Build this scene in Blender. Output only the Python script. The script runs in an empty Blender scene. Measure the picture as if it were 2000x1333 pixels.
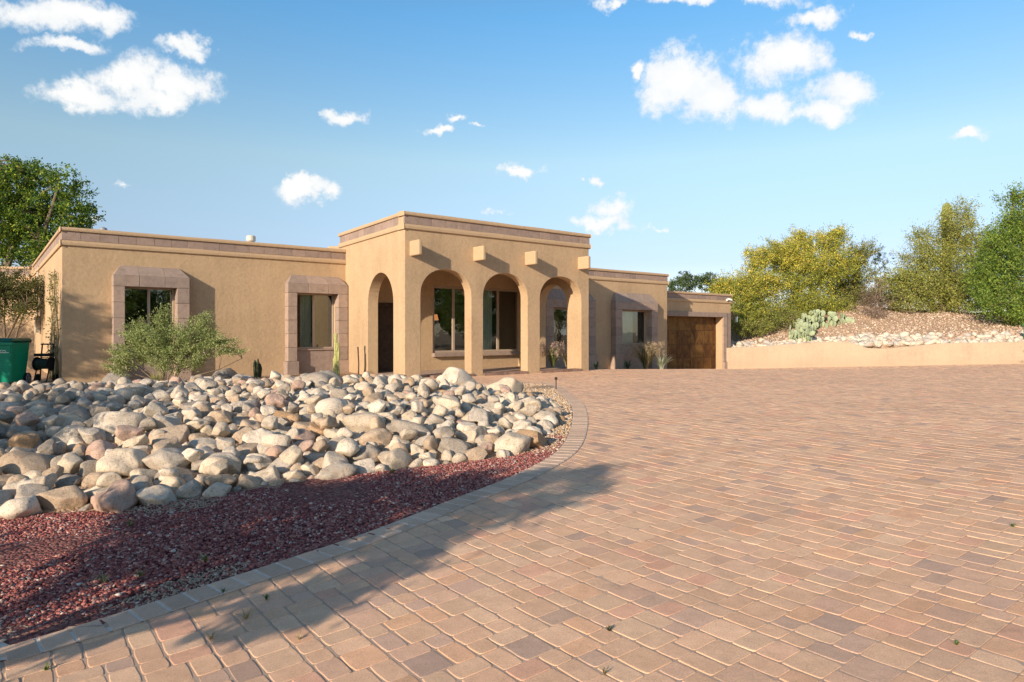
import bpy, bmesh, math, random
import numpy as np
from mathutils import Vector, Matrix
from mathutils.geometry import tessellate_polygon
S = bpy.context.scene
COL = S.collection
# ------------------------------------------------------------------ camera, sky, sun, exposure
EYE = 1.35
F = 1333.0
cam_d = bpy.data.cameras.new('camera'); cam = bpy.data.objects.new('camera', cam_d); COL.objects.link(cam)
cam.location = (0, 0, EYE); cam.rotation_euler = (math.radians(90), 0, 0)
cam_d.sensor_width = 36; cam_d.lens = 36 * F / 2000; cam_d.shift_y = -16.5 / 2000
cam_d.clip_start = 0.05; cam_d.clip_end = 6000
S.camera = cam
SUN_EL = math.radians(17.3)
SUN_H = Vector((-0.512, -0.859))          # horizontal direction towards the sun
S.view_settings.view_transform = 'Standard'; S.view_settings.look = 'None'
S.view_settings.gamma = 1; S.view_settings.use_curve_mapping = False
S.view_settings.exposure = 0.68
S.cycles.max_bounces = 6; S.cycles.diffuse_bounces = 3; S.cycles.glossy_bounces = 3
S.cycles.transparent_max_bounces = 8; S.cycles.transmission_bounces = 4
sun_d = bpy.data.lights.new('sun', 'SUN'); sun = bpy.data.objects.new('sun', sun_d); COL.objects.link(sun)
sun_d.energy = 4.0; sun_d.angle = math.radians(0.6); sun_d.color = (1.0, 0.83, 0.655)
travel = Vector((-SUN_H.x * math.cos(SUN_EL), -SUN_H.y * math.cos(SUN_EL), -math.sin(SUN_EL)))
sun.rotation_euler = travel.to_track_quat('-Z', 'Y').to_euler()
sun.location = (-20, -30, 30)

class NT:
    """small node helper"""
    def __init__(s, tree): s.t = tree; s.n = tree.nodes; s.l = tree.links
    def node(s, typ, ins=None, **kw):
        n = s.n.new(typ)
        for k, v in kw.items(): setattr(n, k, v)
        for k, v in (ins or {}).items():
            if isinstance(v, bpy.types.NodeSocket): s.l.new(v, n.inputs[k])
            else: n.inputs[k].default_value = v
        return n
    def m(s, op, a, b=0.0, c=0.0, clamp=False):
        n = s.n.new('ShaderNodeMath'); n.operation = op; n.use_clamp = clamp
        for i, v in enumerate((a, b, c)):
            if isinstance(v, bpy.types.NodeSocket): s.l.new(v, n.inputs[i])
            else: n.inputs[i].default_value = v
        return n.outputs[0]
    def mix(s, f, a, b, mode='MIX'):
        n = s.n.new('ShaderNodeMix'); n.data_type = 'RGBA'; n.blend_type = mode
        for i, v in ((0, f), (6, a), (7, b)):
            if isinstance(v, bpy.types.NodeSocket): s.l.new(v, n.inputs[i])
            else: n.inputs[i].default_value = v if i == 0 or len(v) == 4 else (*v, 1)
        return n.outputs[2]
    def ramp(s, f, stops, interp='LINEAR'):
        n = s.n.new('ShaderNodeValToRGB'); n.color_ramp.interpolation = interp
        e = n.color_ramp.elements
        while len(e) < len(stops): e.new(0.5)
        for el, (p, c) in zip(e, stops):
            el.position = p; el.color = (*c, 1) if len(c) == 3 else c
        s.l.new(f, n.inputs[0]); return n.outputs[0]
    def noise(s, vec, scale, detail=4, rough=0.55, dist=0.0):
        n = s.node('ShaderNodeTexNoise', {'Scale': scale, 'Detail': detail, 'Roughness': rough, 'Distortion': dist})
        if vec is not None: s.l.new(vec, n.inputs['Vector'])
        return n.outputs[0]

world = bpy.data.worlds.new('World'); S.world = world; world.use_nodes = True
W = NT(world.node_tree); W.n.clear()
sky = W.node('ShaderNodeTexSky', sky_type='NISHITA', sun_disc=False, sun_elevation=SUN_EL,
             sun_rotation=math.atan2(SUN_H.x, SUN_H.y), altitude=700, air_density=1.0, dust_density=0.35, ozone_density=2.5)
tc = W.node('ShaderNodeTexCoord').outputs['Generated']
sep = W.node('ShaderNodeSeparateXYZ', {0: tc}).outputs
ysafe = W.m('MAXIMUM', sep[1], 0.02)
U0 = W.m('DIVIDE', sep[0], ysafe); V0 = W.m('DIVIDE', sep[2], ysafe)
wob1 = W.node('ShaderNodeTexNoise', {'Vector': tc, 'Scale': 11.0, 'Detail': 7, 'Roughness': 0.62})
wc = W.node('ShaderNodeSeparateColor', {0: wob1.outputs['Color']}).outputs
U = W.m('ADD', U0, W.m('MULTIPLY', W.m('SUBTRACT', wc[0], 0.5), 0.15))
V = W.m('ADD', V0, W.m('MULTIPLY', W.m('SUBTRACT', wc[1], 0.5), 0.10))
CLOUDS = [(255,150,75,52),(165,190,85,30),(345,165,95,36),(300,195,80,28),(85,22,170,36),(190,20,80,28),(120,84,85,15),(368,88,38,26),
  (672,224,38,16),(852,253,36,10),(888,233,22,8),(945,243,16,6),(590,378,62,20),(570,366,28,14),(1008,332,34,12),
  (1152,359,18,11),(1118,361,7,6),(1205,412,50,26),(1190,436,70,15),(1292,437,18,8),(975,427,15,6),(1330,165,95,60),
  (1400,195,70,45),(1540,112,95,50),(1500,208,80,38),(1655,190,70,42),(1610,225,70,25),(1236,138,24,18),(1400,2,190,15),
  (1600,33,52,20),(1888,262,36,12),(265,362,25,7),(3,120,14,8),(182,432,22,11),(1690,66,18,10),(1180,14,26,14)]
f = None
for cx, cy, rx, ry in CLOUDS:
    u, v = (cx - 1000) / F, (650 - cy) / F
    rx *= 1.18; ry *= 1.18
    a = W.m('MULTIPLY_ADD', U, F / rx, -u * F / rx); b = W.m('MULTIPLY_ADD', V, F / ry, -v * F / ry)
    r = W.m('SQRT', W.m('ADD', W.m('MULTIPLY', a, a), W.m('MULTIPLY', b, b)))
    d = W.m('SUBTRACT', 1.0, r)
    d = W.m('MULTIPLY', d, min(1.0, ry / 20.0) ** 0.5)
    f = d if f is None else W.m('SMOOTH_MAX', f, d, 0.25)
front = W.m('GREATER_THAN', sep[1], 0.03)
f = W.m('ADD', W.m('MULTIPLY', f, front), W.m('MULTIPLY', W.m('SUBTRACT', 1.0, front), -1.0))
# the same kind of scattered clouds over the rest of the sky
gen = W.noise(tc, 3.2, 6, 0.6)
away = W.m('SMOOTH_MIN', 1.0, W.m('MAXIMUM', W.m('MAXIMUM', W.m('SUBTRACT', W.m('ABSOLUTE', U0), 0.95), W.m('SUBTRACT', V0, 0.65)), W.m('MULTIPLY', W.m('SUBTRACT', 1.0, front), 1.0)), 0.1)
genf = W.m('SUBTRACT', W.m('MULTIPLY', W.m('SUBTRACT', gen, 0.58), 5.0), W.m('MULTIPLY', W.m('SUBTRACT', 1.0, W.m('MULTIPLY', away, 6.0, clamp=True)), 5.0))
f = W.m('MAXIMUM', f, genf)
fine = W.noise(tc, 38.0, 8, 0.68)
f2 = W.m('ADD', f, W.m('MULTIPLY', W.m('SUBTRACT', fine, 0.5), 1.5))
mask = W.node('ShaderNodeMapRange', {'Value': f2, 'From Min': -0.04, 'From Max': 0.60, 'To Min': 0.0, 'To Max': 1.0}, interpolation_type='SMOOTHSTEP').outputs[0]
mask = W.m('MULTIPLY', mask, W.m('MULTIPLY', W.m('GREATER_THAN', sep[2], 0.0), 0.94))
shade = W.noise(tc, 20.0, 4, 0.5)
ccol = W.ramp(W.m('ADD', W.m('MULTIPLY', f2, 0.35), W.m('MULTIPLY', shade, 0.8)), [(0.28, (5.0, 5.5, 6.1)), (0.50, (6.0, 6.1, 6.15)), (0.75, (6.7, 6.6, 6.4))])
elev = W.ramp(sep[2], [(0.10, (0.96, 0.83, 0.89)), (0.24, (1.50, 1.33, 1.04)), (0.42, (0.92, 1.40, 1.44)), (0.62, (1.0, 1.0, 1.0))])
tint = W.mix(1.0, sky.outputs[0], elev, 'MULTIPLY')
skyc = W.mix(mask, tint, ccol)
bg = W.node('ShaderNodeBackground', {'Color': skyc, 'Strength': 0.10})
wo = W.node('ShaderNodeOutputWorld', {'Surface': bg.outputs[0]})

# ------------------------------------------------------------------ helpers
rng = np.random.default_rng(7)
random.seed(7)
def sstep(t): t = np.clip(t, 0, 1); return t * t * (3 - 2 * t)

def link(name, mesh, parent=None, **props):
    o = bpy.data.objects.new(name, mesh); COL.objects.link(o)
    if parent is not None: o.parent = parent
    for k, v in props.items(): o[k] = v
    return o
def thing(name, label, cat, loc=(0, 0, 0), group=None):
    o = bpy.data.objects.new(name, None); COL.objects.link(o); o.location = loc; o.empty_display_size = 0.2
    o['label'] = label; o['category'] = cat
    if group: o['group'] = group
    return o
def mk(name, verts, faces, mats, cols=None, smooth=False, fmat=None):
    me = bpy.data.meshes.new(name)
    verts = np.asarray(verts, dtype=np.float32)
    me.from_pydata(verts.tolist() if len(verts) < 20000 else verts, [], faces)
    if not isinstance(mats, (list, tuple)): mats = [mats]
    for m_ in mats: me.materials.append(m_)
    if cols is not None:
        at = me.attributes.new('Col', 'FLOAT_COLOR', 'POINT')
        c = np.ones((len(verts), 4), dtype=np.float32); c[:, :3] = cols
        at.data.foreach_set('color', c.ravel())
    if smooth: me.polygons.foreach_set('use_smooth', np.ones(len(me.polygons), dtype=bool))
    if fmat is not None: me.polygons.foreach_set('material_index', np.asarray(fmat, dtype=np.int32))
    me.update(); return me
def mk_fast(name, verts, fl, k, mat, cols=None, smooth=False):
    """fl: (n,k) integer array of equal sized faces"""
    me = bpy.data.meshes.new(name); n = len(fl)
    me.vertices.add(len(verts)); me.vertices.foreach_set('co', np.asarray(verts, dtype=np.float32).ravel())
    me.loops.add(n * k); me.loops.foreach_set('vertex_index', np.asarray(fl, dtype=np.int32).ravel())
    me.polygons.add(n); me.polygons.foreach_set('loop_start', np.arange(0, n * k, k, dtype=np.int32))
    me.materials.append(mat)
    if cols is not None:
        at = me.attributes.new('Col', 'FLOAT_COLOR', 'POINT')
        c = np.ones((len(verts), 4), dtype=np.float32); c[:, :3] = cols
        at.data.foreach_set('color', c.ravel())
    me.update(calc_edges=True); me.validate()
    if smooth: me.polygons.foreach_set('use_smooth', np.ones(n, dtype=bool))
    return me

class MB:
    def __init__(s): s.v = []; s.f = []
    def add(s, vs, fs):
        b = len(s.v); s.v += [tuple(map(float, p)) for p in vs]; s.f += [tuple(i + b for i in q) for q in fs]; return s
    def hexa(s, p): # 8 points, bottom 4 ccw then top 4
        return s.add(p, [(3, 2, 1, 0), (4, 5, 6, 7), (0, 1, 5, 4), (1, 2, 6, 5), (2, 3, 7, 6), (3, 0, 4, 7)])
    def box(s, x0, x1, y0, y1, z0, z1):
        return s.hexa([(x0, y0, z0), (x1, y0, z0), (x1, y1, z0), (x0, y1, z0), (x0, y0, z1), (x1, y0, z1), (x1, y1, z1), (x0, y1, z1)])
    def tube(s, pts, rad, n=6, cap=True):
        pts = [Vector(p) for p in pts]
        if not hasattr(rad, '__len__'): rad = [rad] * len(pts)
        rings = []
        for i, p in enumerate(pts):
            d = (pts[min(i + 1, len(pts) - 1)] - pts[max(i - 1, 0)])
            if d.length < 1e-6: d = Vector((0, 0, 1))
            d.normalize(); a = d.orthogonal().normalized() if i == 0 else (a - d * a.dot(d)).normalized()
            b = d.cross(a)
            rings.append([p + (a * math.cos(q) + b * math.sin(q)) * rad[i] for q in (2 * math.pi * j / n for j in range(n))])
        vs = [q for r in rings for q in r]; fs = []
        for i in range(len(rings) - 1):
            for j in range(n): fs.append((i * n + j, i * n + (j + 1) % n, (i + 1) * n + (j + 1) % n, (i + 1) * n + j))
        if cap: fs += [tuple(range(n))[::-1], tuple((len(rings) - 1) * n + j for j in range(n))]
        return s.add(vs, fs)
    def build(s, name, mat, parent=None, smooth=False, bevel=0, **props):
        me = mk(name, s.v, s.f, mat, smooth=smooth)
        o = link(name, me, parent, **props)
        if bevel:
            b = o.modifiers.new('bevel', 'BEVEL'); b.width = bevel; b.segments = 2; b.limit_method = 'ANGLE'; b.angle_limit = math.radians(35)
        return o

class Fr:
    """plan frame: t runs along a facade, s runs back into it"""
    def __init__(s, o, u, w): s.o = Vector(o); s.u = Vector(u); s.w = Vector(w)
    def p(s, t, d, z): q = s.o + s.u * t + s.w * d; return (q.x, q.y, z)
    def hexa(s, t0, t1, d0, d1, z0, z1):
        return [s.p(t0, d0, z0), s.p(t1, d0, z0), s.p(t1, d1, z0), s.p(t0, d1, z0), s.p(t0, d0, z1), s.p(t1, d0, z1), s.p(t1, d1, z1), s.p(t0, d1, z1)]
    def tpx(s, px, d=0.0):      # where along the facade something stands that the survey photo shows in column px
        k = (px - 1000) / F; O = s.o + s.w * d
        return (k * O.y - O.x) / (s.u.x - k * s.u.y)
    def zpx(s, px, py, d=0.0):
        q = s.o + s.w * d + s.u * s.tpx(px, d); return EYE - (py - 650) / F * q.y
UU = Vector((0.781, 0.6245)); WW = Vector((-0.6245, 0.781))
FL = Fr((-12.1, 18.36), UU, WW)                       # left wing
SL = Vector((-0.613, 0.790)); FLS = Fr((-12.1, 18.36), SL, (0.790, 0.613))   # its left side
FB = Fr((-3.07, 19.5), UU, WW)                        # entry block and right wing
ES = Vector((-0.556, 0.831)); FBS = Fr((-3.07, 19.5), ES, (0.831, 0.556))    # left side of the block
TB = FB.tpx(1150)                                     # width of the block
FBR = Fr(FB.o + UU * TB, WW, -UU)                     # right side of the block, s runs inwards
PB = 3.5                                              # block stands this far before the right wing

# ------------------------------------------------------------------ ground shape
def gbase(x, y):
    x = np.asarray(x, float); y = np.asarray(y, float)
    n = 1 - sstep((y - 2) / 12.0)
    z = (-0.30 + 0.045 * np.clip(x, -7, 7)) * n
    z = z - 0.052 * np.maximum(y - 25, 0) * (1 - sstep((y - 45) / 20)) + 0.02 * np.clip(x - 12, 0, 20) * sstep((y - 22) / 8)
    return z
def G0(x, y): return float(gbase(x, y))
def P(px, py):
    z = 0.0
    for _ in range(40):
        y = (EYE - z) * F / (py - 650); x = (px - 1000) / F * y; z = 0.5 * z + 0.5 * G0(x, y)
    return (x, y)
def inpoly(x, y, poly):
    x = np.asarray(x, float); y = np.asarray(y, float); r = np.zeros(x.shape, bool); n = len(poly)
    for i in range(n):
        x0, y0 = poly[i]; x1, y1 = poly[(i + 1) % n]
        if y0 == y1: continue
        r ^= ((y0 > y) != (y1 > y)) & (x < (x1 - x0) * (y - y0) / (y1 - y0) + x0)
    return r
def dline(x, y, line):
    x = np.asarray(x, float); y = np.asarray(y, float); d = np.full(x.shape, 1e9)
    for (x0, y0), (x1, y1) in zip(line[:-1], line[1:]):
        dx, dy = x1 - x0, y1 - y0; t = np.clip(((x - x0) * dx + (y - y0) * dy) / (dx * dx + dy * dy + 1e-12), 0, 1)
        d = np.minimum(d, np.hypot(x - x0 - t * dx, y - y0 - t * dy))
    return d
def catmull(pts, k=8):
    P_ = [Vector(p) for p in pts]; P_ = [P_[0] * 2 - P_[1]] + P_ + [P_[-1] * 2 - P_[-2]]; out = []
    for i in range(1, len(P_) - 2):
        a, b, c, d = P_[i - 1:i + 3]
        for j in range(k):
            t = j / k
            out.append(0.5 * ((2 * b) + (c - a) * t + (2 * a - 5 * b + 4 * c - d) * t * t + (3 * b - a - 3 * c + d) * t ** 3))
    out.append(P_[-2]); return [tuple(q) for q in out]
# centre line of the paver edging
edge_px = [(-330, 1375), (0, 1286), (100, 1256), (200, 1226), (338, 1181), (508, 1125), (735, 1048), (886, 988), (1043, 923), (1118, 870), (1133, 808), (1112, 777), (1060, 750)]
edge = [P(*p) for p in edge_px]
edge = [(-5.2, -1.5)] + edge + [(-1.2, 17.6), (-3.6, 18.9)]
edge = catmull(edge, 10)
WALL = [(11.9, 37.4), (25.2, 34.0), (36, 31.2)]
def wall_y(x): return np.interp(x, [w[0] for w in WALL], [w[1] for w in WALL])
drive_poly = edge + [FB.p(0, 0.5, 0)[:2], FB.p(TB, 0.5, 0)[:2], FB.p(TB, PB + 0.2, 0)[:2], FB.p(14, PB + 2.5, 0)[:2], FB.p(19, PB + 2.5, 0)[:2], WALL[0], (25.2, 34.1), (29, 33.2), (27, 22), (22, 8), (16, -6), (-6, -6)]
rock_front = [(-12.5, 5.2)] + [P(*p) for p in [(0, 1008), (190, 1000), (400, 972), (620, 937), (800, 916), (1000, 893), (1050, 878), (1072, 850)]] + [(0.95, 11.4), (0.75, 13.4), (0.1, 14.7)]
rock_poly = rock_front + [(-2.5, 15.3), (-6, 15.3), (-10.5, 14.6), (-14.5, 14.2), (-14.5, 5.2)]
def bank(x, y):
    ins = inpoly(x, y, rock_front + [(0.1, 19), (-16, 19), (-16, 5.2)])
    d = dline(x, y, rock_front)
    amp = 0.10 + 0.17 * sstep((x + 11) / 7) + 0.06 * sstep((x + 4) / 3)
    return np.where(ins, amp * sstep(d / 3.2) * (1 - sstep((y - 14.6) / 2.6)), 0.0)
def hill(x, y):
    wy = wall_y(x); v = y - wy - 0.27
    top = np.interp(x, [9, 12, 18, 25, 36], [0.45, 0.50, 0.62, 0.82, 1.1])
    amp = np.interp(x, [2, 8, 13, 17, 20.5, 24, 29, 40], [0.1, 0.4, 1.0, 1.8, 2.55, 2.1, 1.6, 1.9])
    side = sstep((x - 11.0) / 0.8) + 0.0 * x
    back = sstep((y - 43) / 4) * sstep((x + 4) / 10)
    k = np.maximum(side, back)
    h = top + amp * sstep(np.maximum(v, 0) / 9.5) - 0.0 * v
    h = h * (1 - 0.8 * sstep((y - 60) / 60))
    return np.where(v > 0, h * k + gbase(x, y) * (1 - k), gbase(x, y))
def G(x, y):
    x = np.asarray(x, float); y = np.asarray(y, float)
    g = hill(x, y) + bank(x, y)
    return g
def Gf(x, y): return float(G(x, y))

# ------------------------------------------------------------------ materials
def material(name):
    m = bpy.data.materials.new(name); m.use_nodes = True; n = NT(m.node_tree); n.n.clear()
    b = n.node('ShaderNodeBsdfPrincipled'); o = n.node('ShaderNodeOutputMaterial', {'Surface': b.outputs[0]})
    b.inputs['Specular IOR Level'].default_value = 0.25
    return m, n, b, o
def pos(n): return n.node('ShaderNodeNewGeometry').outputs['Position']
def bump(n, b, h, strength=0.4, dist=0.01):
    bp = n.node('ShaderNodeBump', {'Height': h, 'Strength': strength, 'Distance': dist}); n.l.new(bp.outputs[0], b.inputs['Normal']); return bp
def plain(name, col, rough=0.6, metal=0.0, var=0.15, scale=8, bmp=0.0, bscale=60, spec=0.25):
    m, n, b, o = material(name); p = pos(n)
    f = n.noise(p, scale, 5, 0.6)
    c = n.ramp(f, [(0.3, tuple(x * (1 - var) for x in col)), (0.7, tuple(min(1, x * (1 + var)) for x in col))])
    n.l.new(c, b.inputs['Base Color']); b.inputs['Roughness'].default_value = rough; b.inputs['Metallic'].default_value = metal
    b.inputs['Specular IOR Level'].default_value = spec
    if bmp: bump(n, b, n.noise(p, bscale, 4, 0.6), bmp, 0.01)
    return m
def attr_mat(name, rough=0.85, var=0.18, scale=30, bmp=0.5, bscale=90, obj=False, gain=1.0):
    m, n, b, o = material(name); p = pos(n)
    c = n.node('ShaderNodeObjectInfo').outputs['Color'] if obj else n.node('ShaderNodeAttribute', attribute_name='Col').outputs['Color']
    f = n.noise(p, scale, 6, 0.65)
    g = n.ramp(f, [(0.25, (1 - var,) * 3), (0.75, (1 + var,) * 3)])
    n.l.new(n.mix(1.0, c, g, 'MULTIPLY'), b.inputs['Base Color']); b.inputs['Roughness'].default_value = rough
    b.inputs['Specular IOR Level'].default_value = 0.15
    if bmp: bump(n, b, n.noise(p, bscale, 5, 0.65), bmp, 0.008)
    return m
def leaf_mat(name, trans=0.35):
    m, n, b, o = material(name)
    c = n.node('ShaderNodeAttribute', attribute_name='Col').outputs['Color']
    n.l.new(c, b.inputs['Base Color']); b.inputs['Roughness'].default_value = 0.6
    t = n.node('ShaderNodeBsdfTranslucent', {'Color': n.mix(1.0, c, (1.25, 1.3, 0.7), 'MULTIPLY')})
    mx = n.node('ShaderNodeMixShader', {0: trans, 1: b.outputs[0], 2: t.outputs[0]}); n.l.new(mx.outputs[0], o.inputs['Surface'])
    return m
def stucco_mat(name, col, stain=0.5):
    m, n, b, o = material(name); p = pos(n)
    big = n.noise(p, 0.7, 5, 0.6); mid = n.noise(p, 11, 6, 0.7)
    mp = n.node('ShaderNodeMapping', {'Vector': p, 'Scale': (3.5, 3.5, 0.35)})
    streak = n.noise(mp.outputs[0], 1.6, 5, 0.65)
    f = n.m('ADD', n.m('MULTIPLY', big, 0.42), n.m('ADD', n.m('MULTIPLY', mid, 0.42), n.m('MULTIPLY', streak, 0.20)))
    c = n.ramp(f, [(0.36, tuple(x * (1 - 0.26 * stain) for x in col)), (0.52, col), (0.70, tuple(min(1, x * (1 + 0.22 * stain)) for x in col))])
    # mottled and slightly darker towards the foot of the wall
    z = n.node('ShaderNodeSeparateXYZ', {0: p}).outputs[2]
    foot = n.m('MULTIPLY', n.m('SUBTRACT', 1.0, n.m('MULTIPLY', n.m('ADD', z, 0.35), 1.7), clamp=True), n.m('MULTIPLY', mid, 0.7), clamp=True)
    c = n.mix(foot, c, tuple(x * 0.78 for x in col))
    n.l.new(c, b.inputs['Base Color']); b.inputs['Roughness'].default_value = 0.92
    h = n.m('ADD', n.m('MULTIPLY', n.noise(p, 9, 4, 0.6), 1.6), n.m('MULTIPLY', n.noise(p, 70, 4, 0.7), 0.7))
    bump(n, b, h, 0.55, 0.012)
    return m
def block_mat(name, col):
    m, n, b, o = material(name); p = pos(n)
    oi = n.node('ShaderNodeObjectInfo').outputs['Random']
    a = n.ramp(oi, [(0, (0.86, 0.86, 0.88)), (0.5, (1.0, 0.98, 0.97)), (1, (1.12, 1.08, 1.05))])
    f = n.noise(p, 6, 7, 0.7, 0.6); g = n.ramp(f, [(0.3, (0.78, 0.76, 0.75)), (0.5, (1, 1, 1)), (0.75, (1.18, 1.16, 1.13))])
    n.l.new(n.mix(1.0, n.mix(1.0, (*col, 1), a, 'MULTIPLY'), g, 'MULTIPLY'), b.inputs['Base Color']); b.inputs['Roughness'].default_value = 0.9
    vor = n.node('ShaderNodeTexVoronoi', {'Vector': p, 'Scale': 55.0}).outputs[0]
    bump(n, b, n.m('ADD', vor, n.noise(p, 40, 4, 0.7)), 0.5, 0.008)
    return m
M = {}
M['stucco'] = stucco_mat('stucco', (0.49, 0.348, 0.208), 0.8)
M['stucco_trim'] = stucco_mat('stucco_trim', (0.50, 0.355, 0.215), 0.35)
M['wall_stucco'] = stucco_mat('retaining_wall_stucco', (0.46, 0.355, 0.245), 0.8)
M['stone'] = block_mat('cast_stone', (0.355, 0.275, 0.222))
M['tile'] = block_mat('parapet_tile', (0.33, 0.25, 0.205))
M['frame'] = plain('window_frame', (0.42, 0.33, 0.25), 0.5, 0, 0.06)
M['sand'] = plain('joint_sand', (0.50, 0.36, 0.26), 0.95, 0, 0.14, 6, 0.5, 300)
M['roof'] = plain('roofing', (0.5, 0.47, 0.43), 0.9)
M['black'] = plain('black_plastic', (0.02, 0.02, 0.022), 0.45)
M['dark_metal'] = plain('dark_bronze', (0.05, 0.035, 0.025), 0.45, 0.5)
M['bin_green'] = plain('green_plastic', (0.0, 0.22, 0.125), 0.38, 0, 0.1, 3)
M['white'] = plain('white_paint', (0.75, 0.74, 0.7), 0.5, 0, 0.05)
M['pipe'] = plain('vent_pipe', (0.62, 0.55, 0.46), 0.6, 0, 0.1, 6)
M['curtain'] = plain('curtain_cloth', (0.80, 0.72, 0.58), 0.9, 0, 0.08, 5)
M['curtain_teal'] = plain('pale_curtain', (0.72, 0.82, 0.74), 0.9, 0, 0.08, 5)
M['wood'] = plain('dark_wood', (0.06, 0.035, 0.02), 0.5, 0, 0.3, 9)
M['bark'] = plain('bark', (0.17, 0.13, 0.09), 0.9, 0, 0.3, 14, 0.6, 50)
M['green_bark'] = plain('green_bark', (0.20, 0.22, 0.08), 0.8, 0, 0.25, 10)
M['dry'] = plain('dry_twig', (0.26, 0.19, 0.14), 0.9, 0, 0.3, 10)
M['leaf'] = leaf_mat('leaf'); M['needle'] = leaf_mat('fine_leaf', 0.3); M['blade'] = leaf_mat('grass_blade', 0.3)
M['cactus'] = plain('cactus_skin', (0.34, 0.40, 0.24), 0.7, 0, 0.3, 12, 0.4, 60)
M['saguaro'] = plain('saguaro_skin', (0.24, 0.26, 0.09), 0.8, 0, 0.25, 12)
M['rust'] = plain('rusty_rod', (0.10, 0.05, 0.03), 0.8, 0.2, 0.3, 30)
M['brick'] = attr_mat('edging_brick', bmp=0.4)
M['gravel'] = attr_mat('gravel_stone', rough=0.85, var=0.15, scale=60, bmp=0.0)
M['interior'] = plain('dim_interior', (0.10, 0.085, 0.07), 0.9)  # near-black so the rooms behind the glass read dim; gloom is in the colour

# rocks
def rock_mat(name, obj):
    m, n, b, o = material(name); p = pos(n)
    c = n.node('ShaderNodeObjectInfo').outputs['Color'] if obj else n.node('ShaderNodeAttribute', attribute_name='Col').outputs['Color']
    f = n.noise(p, 5.5, 8, 0.72, 0.9)
    g = n.ramp(f, [(0.30, (0.60, 0.56, 0.52)), (0.46, (0.95, 0.94, 0.92)), (0.60, (1.08, 1.06, 1.04)), (0.8, (1.28, 1.25, 1.2))])
    c2 = n.mix(1.0, c, g, 'MULTIPLY')
    rust = n.ramp(n.noise(p, 3.1, 5, 0.6, 0.4), [(0.56, (0, 0, 0)), (0.74, (0.40,) * 3)])
    c3 = n.mix(rust, c2, (0.42, 0.24, 0.11, 1))
    speck = n.ramp(n.noise(p, 60, 4, 0.7), [(0.34, (0.45,) * 3), (0.46, (1, 1, 1)), (0.62, (1.0,) * 3), (0.72, (1.22,) * 3)])
    c4 = n.mix(1.0, c3, speck, 'MULTIPLY')
    n.l.new(c4, b.inputs['Base Color']); b.inputs['Roughness'].default_value = 0.85
    h = n.m('ADD', n.m('MULTIPLY', n.noise(p, 14, 8, 0.7, 0.5), 1.0), n.m('MULTIPLY', n.noise(p, 90, 4, 0.7), 0.25))
    bump(n, b, h, 0.75, 0.03)
    return m
M['rock_o'] = rock_mat('boulder_stone', True); M['rock_a'] = rock_mat('boulder_stone_heap', False)
# pavers
def paver_mat():
    m, n, b, o = material('paver'); p = pos(n)
    c = n.node('ShaderNodeAttribute', attribute_name='Col').outputs['Color']
    big = n.ramp(n.noise(p, 0.45, 4, 0.6), [(0.3, (0.93, 0.92, 0.92)), (0.7, (1.07, 1.07, 1.06))])
    g = n.ramp(n.noise(p, 140, 5, 0.75), [(0.28, (0.62,) * 3), (0.5, (1, 1, 1)), (0.72, (1.22,) * 3)])
    d = n.ramp(n.noise(p, 9, 5, 0.65), [(0.3, (0.90, 0.89, 0.88)), (0.7, (1.08,) * 3)])
    c = n.mix(1.0, n.mix(1.0, n.mix(1.0, c, big, 'MULTIPLY'), g, 'MULTIPLY'), d, 'MULTIPLY')
    # tyre marks and drips that darkened the stone here and there
    st = n.ramp(n.noise(p, 1.3, 6, 0.7, 0.5), [(0.62, (0, 0, 0)), (0.74, (0.35,) * 3)])
    c = n.mix(st, c, (0.22, 0.17, 0.14, 1))
    n.l.new(c, b.inputs['Base Color']); b.inputs['Roughness'].default_value = 0.88
    bump(n, b, n.m('ADD', n.noise(p, 160, 4, 0.75), n.m('MULTIPLY', n.noise(p, 14, 4, 0.6), 1.2)), 0.45, 0.006)
    return m
M['paver'] = paver_mat()
def ground_mat(name, c1, c2, c3, scale=1.0):
    m, n, b, o = material(name); p = pos(n)
    v = n.node('ShaderNodeTexVoronoi', {'Vector': p, 'Scale': 30.0 * scale})
    r = n.node('ShaderNodeSeparateColor', {0: v.outputs['Color']}).outputs[0]
    c = n.ramp(r, [(0.0, c1), (0.5, c2), (1.0, c3)])
    g = n.ramp(n.noise(p, 1.1, 6, 0.65), [(0.3, (0.8, 0.78, 0.76)), (0.7, (1.15, 1.13, 1.1))])
    n.l.new(n.mix(1.0, c, g, 'MULTIPLY'), b.inputs['Base Color']); b.inputs['Roughness'].default_value = 0.95
    b.inputs['Specular IOR Level'].default_value = 0.1
    bump(n, b, n.m('ADD', n.m('SUBTRACT', 0.6, v.outputs['Distance']), n.noise(p, 12, 4, 0.6)), 0.8, 0.025)
    return m
M['dirt'] = ground_mat('desert_gravel', (0.30, 0.20, 0.13), (0.42, 0.29, 0.19), (0.55, 0.42, 0.30))
M['red_dirt'] = ground_mat('red_gravel_bed', (0.13, 0.055, 0.05), (0.22, 0.09, 0.08), (0.32, 0.17, 0.14), 1.2)
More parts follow.
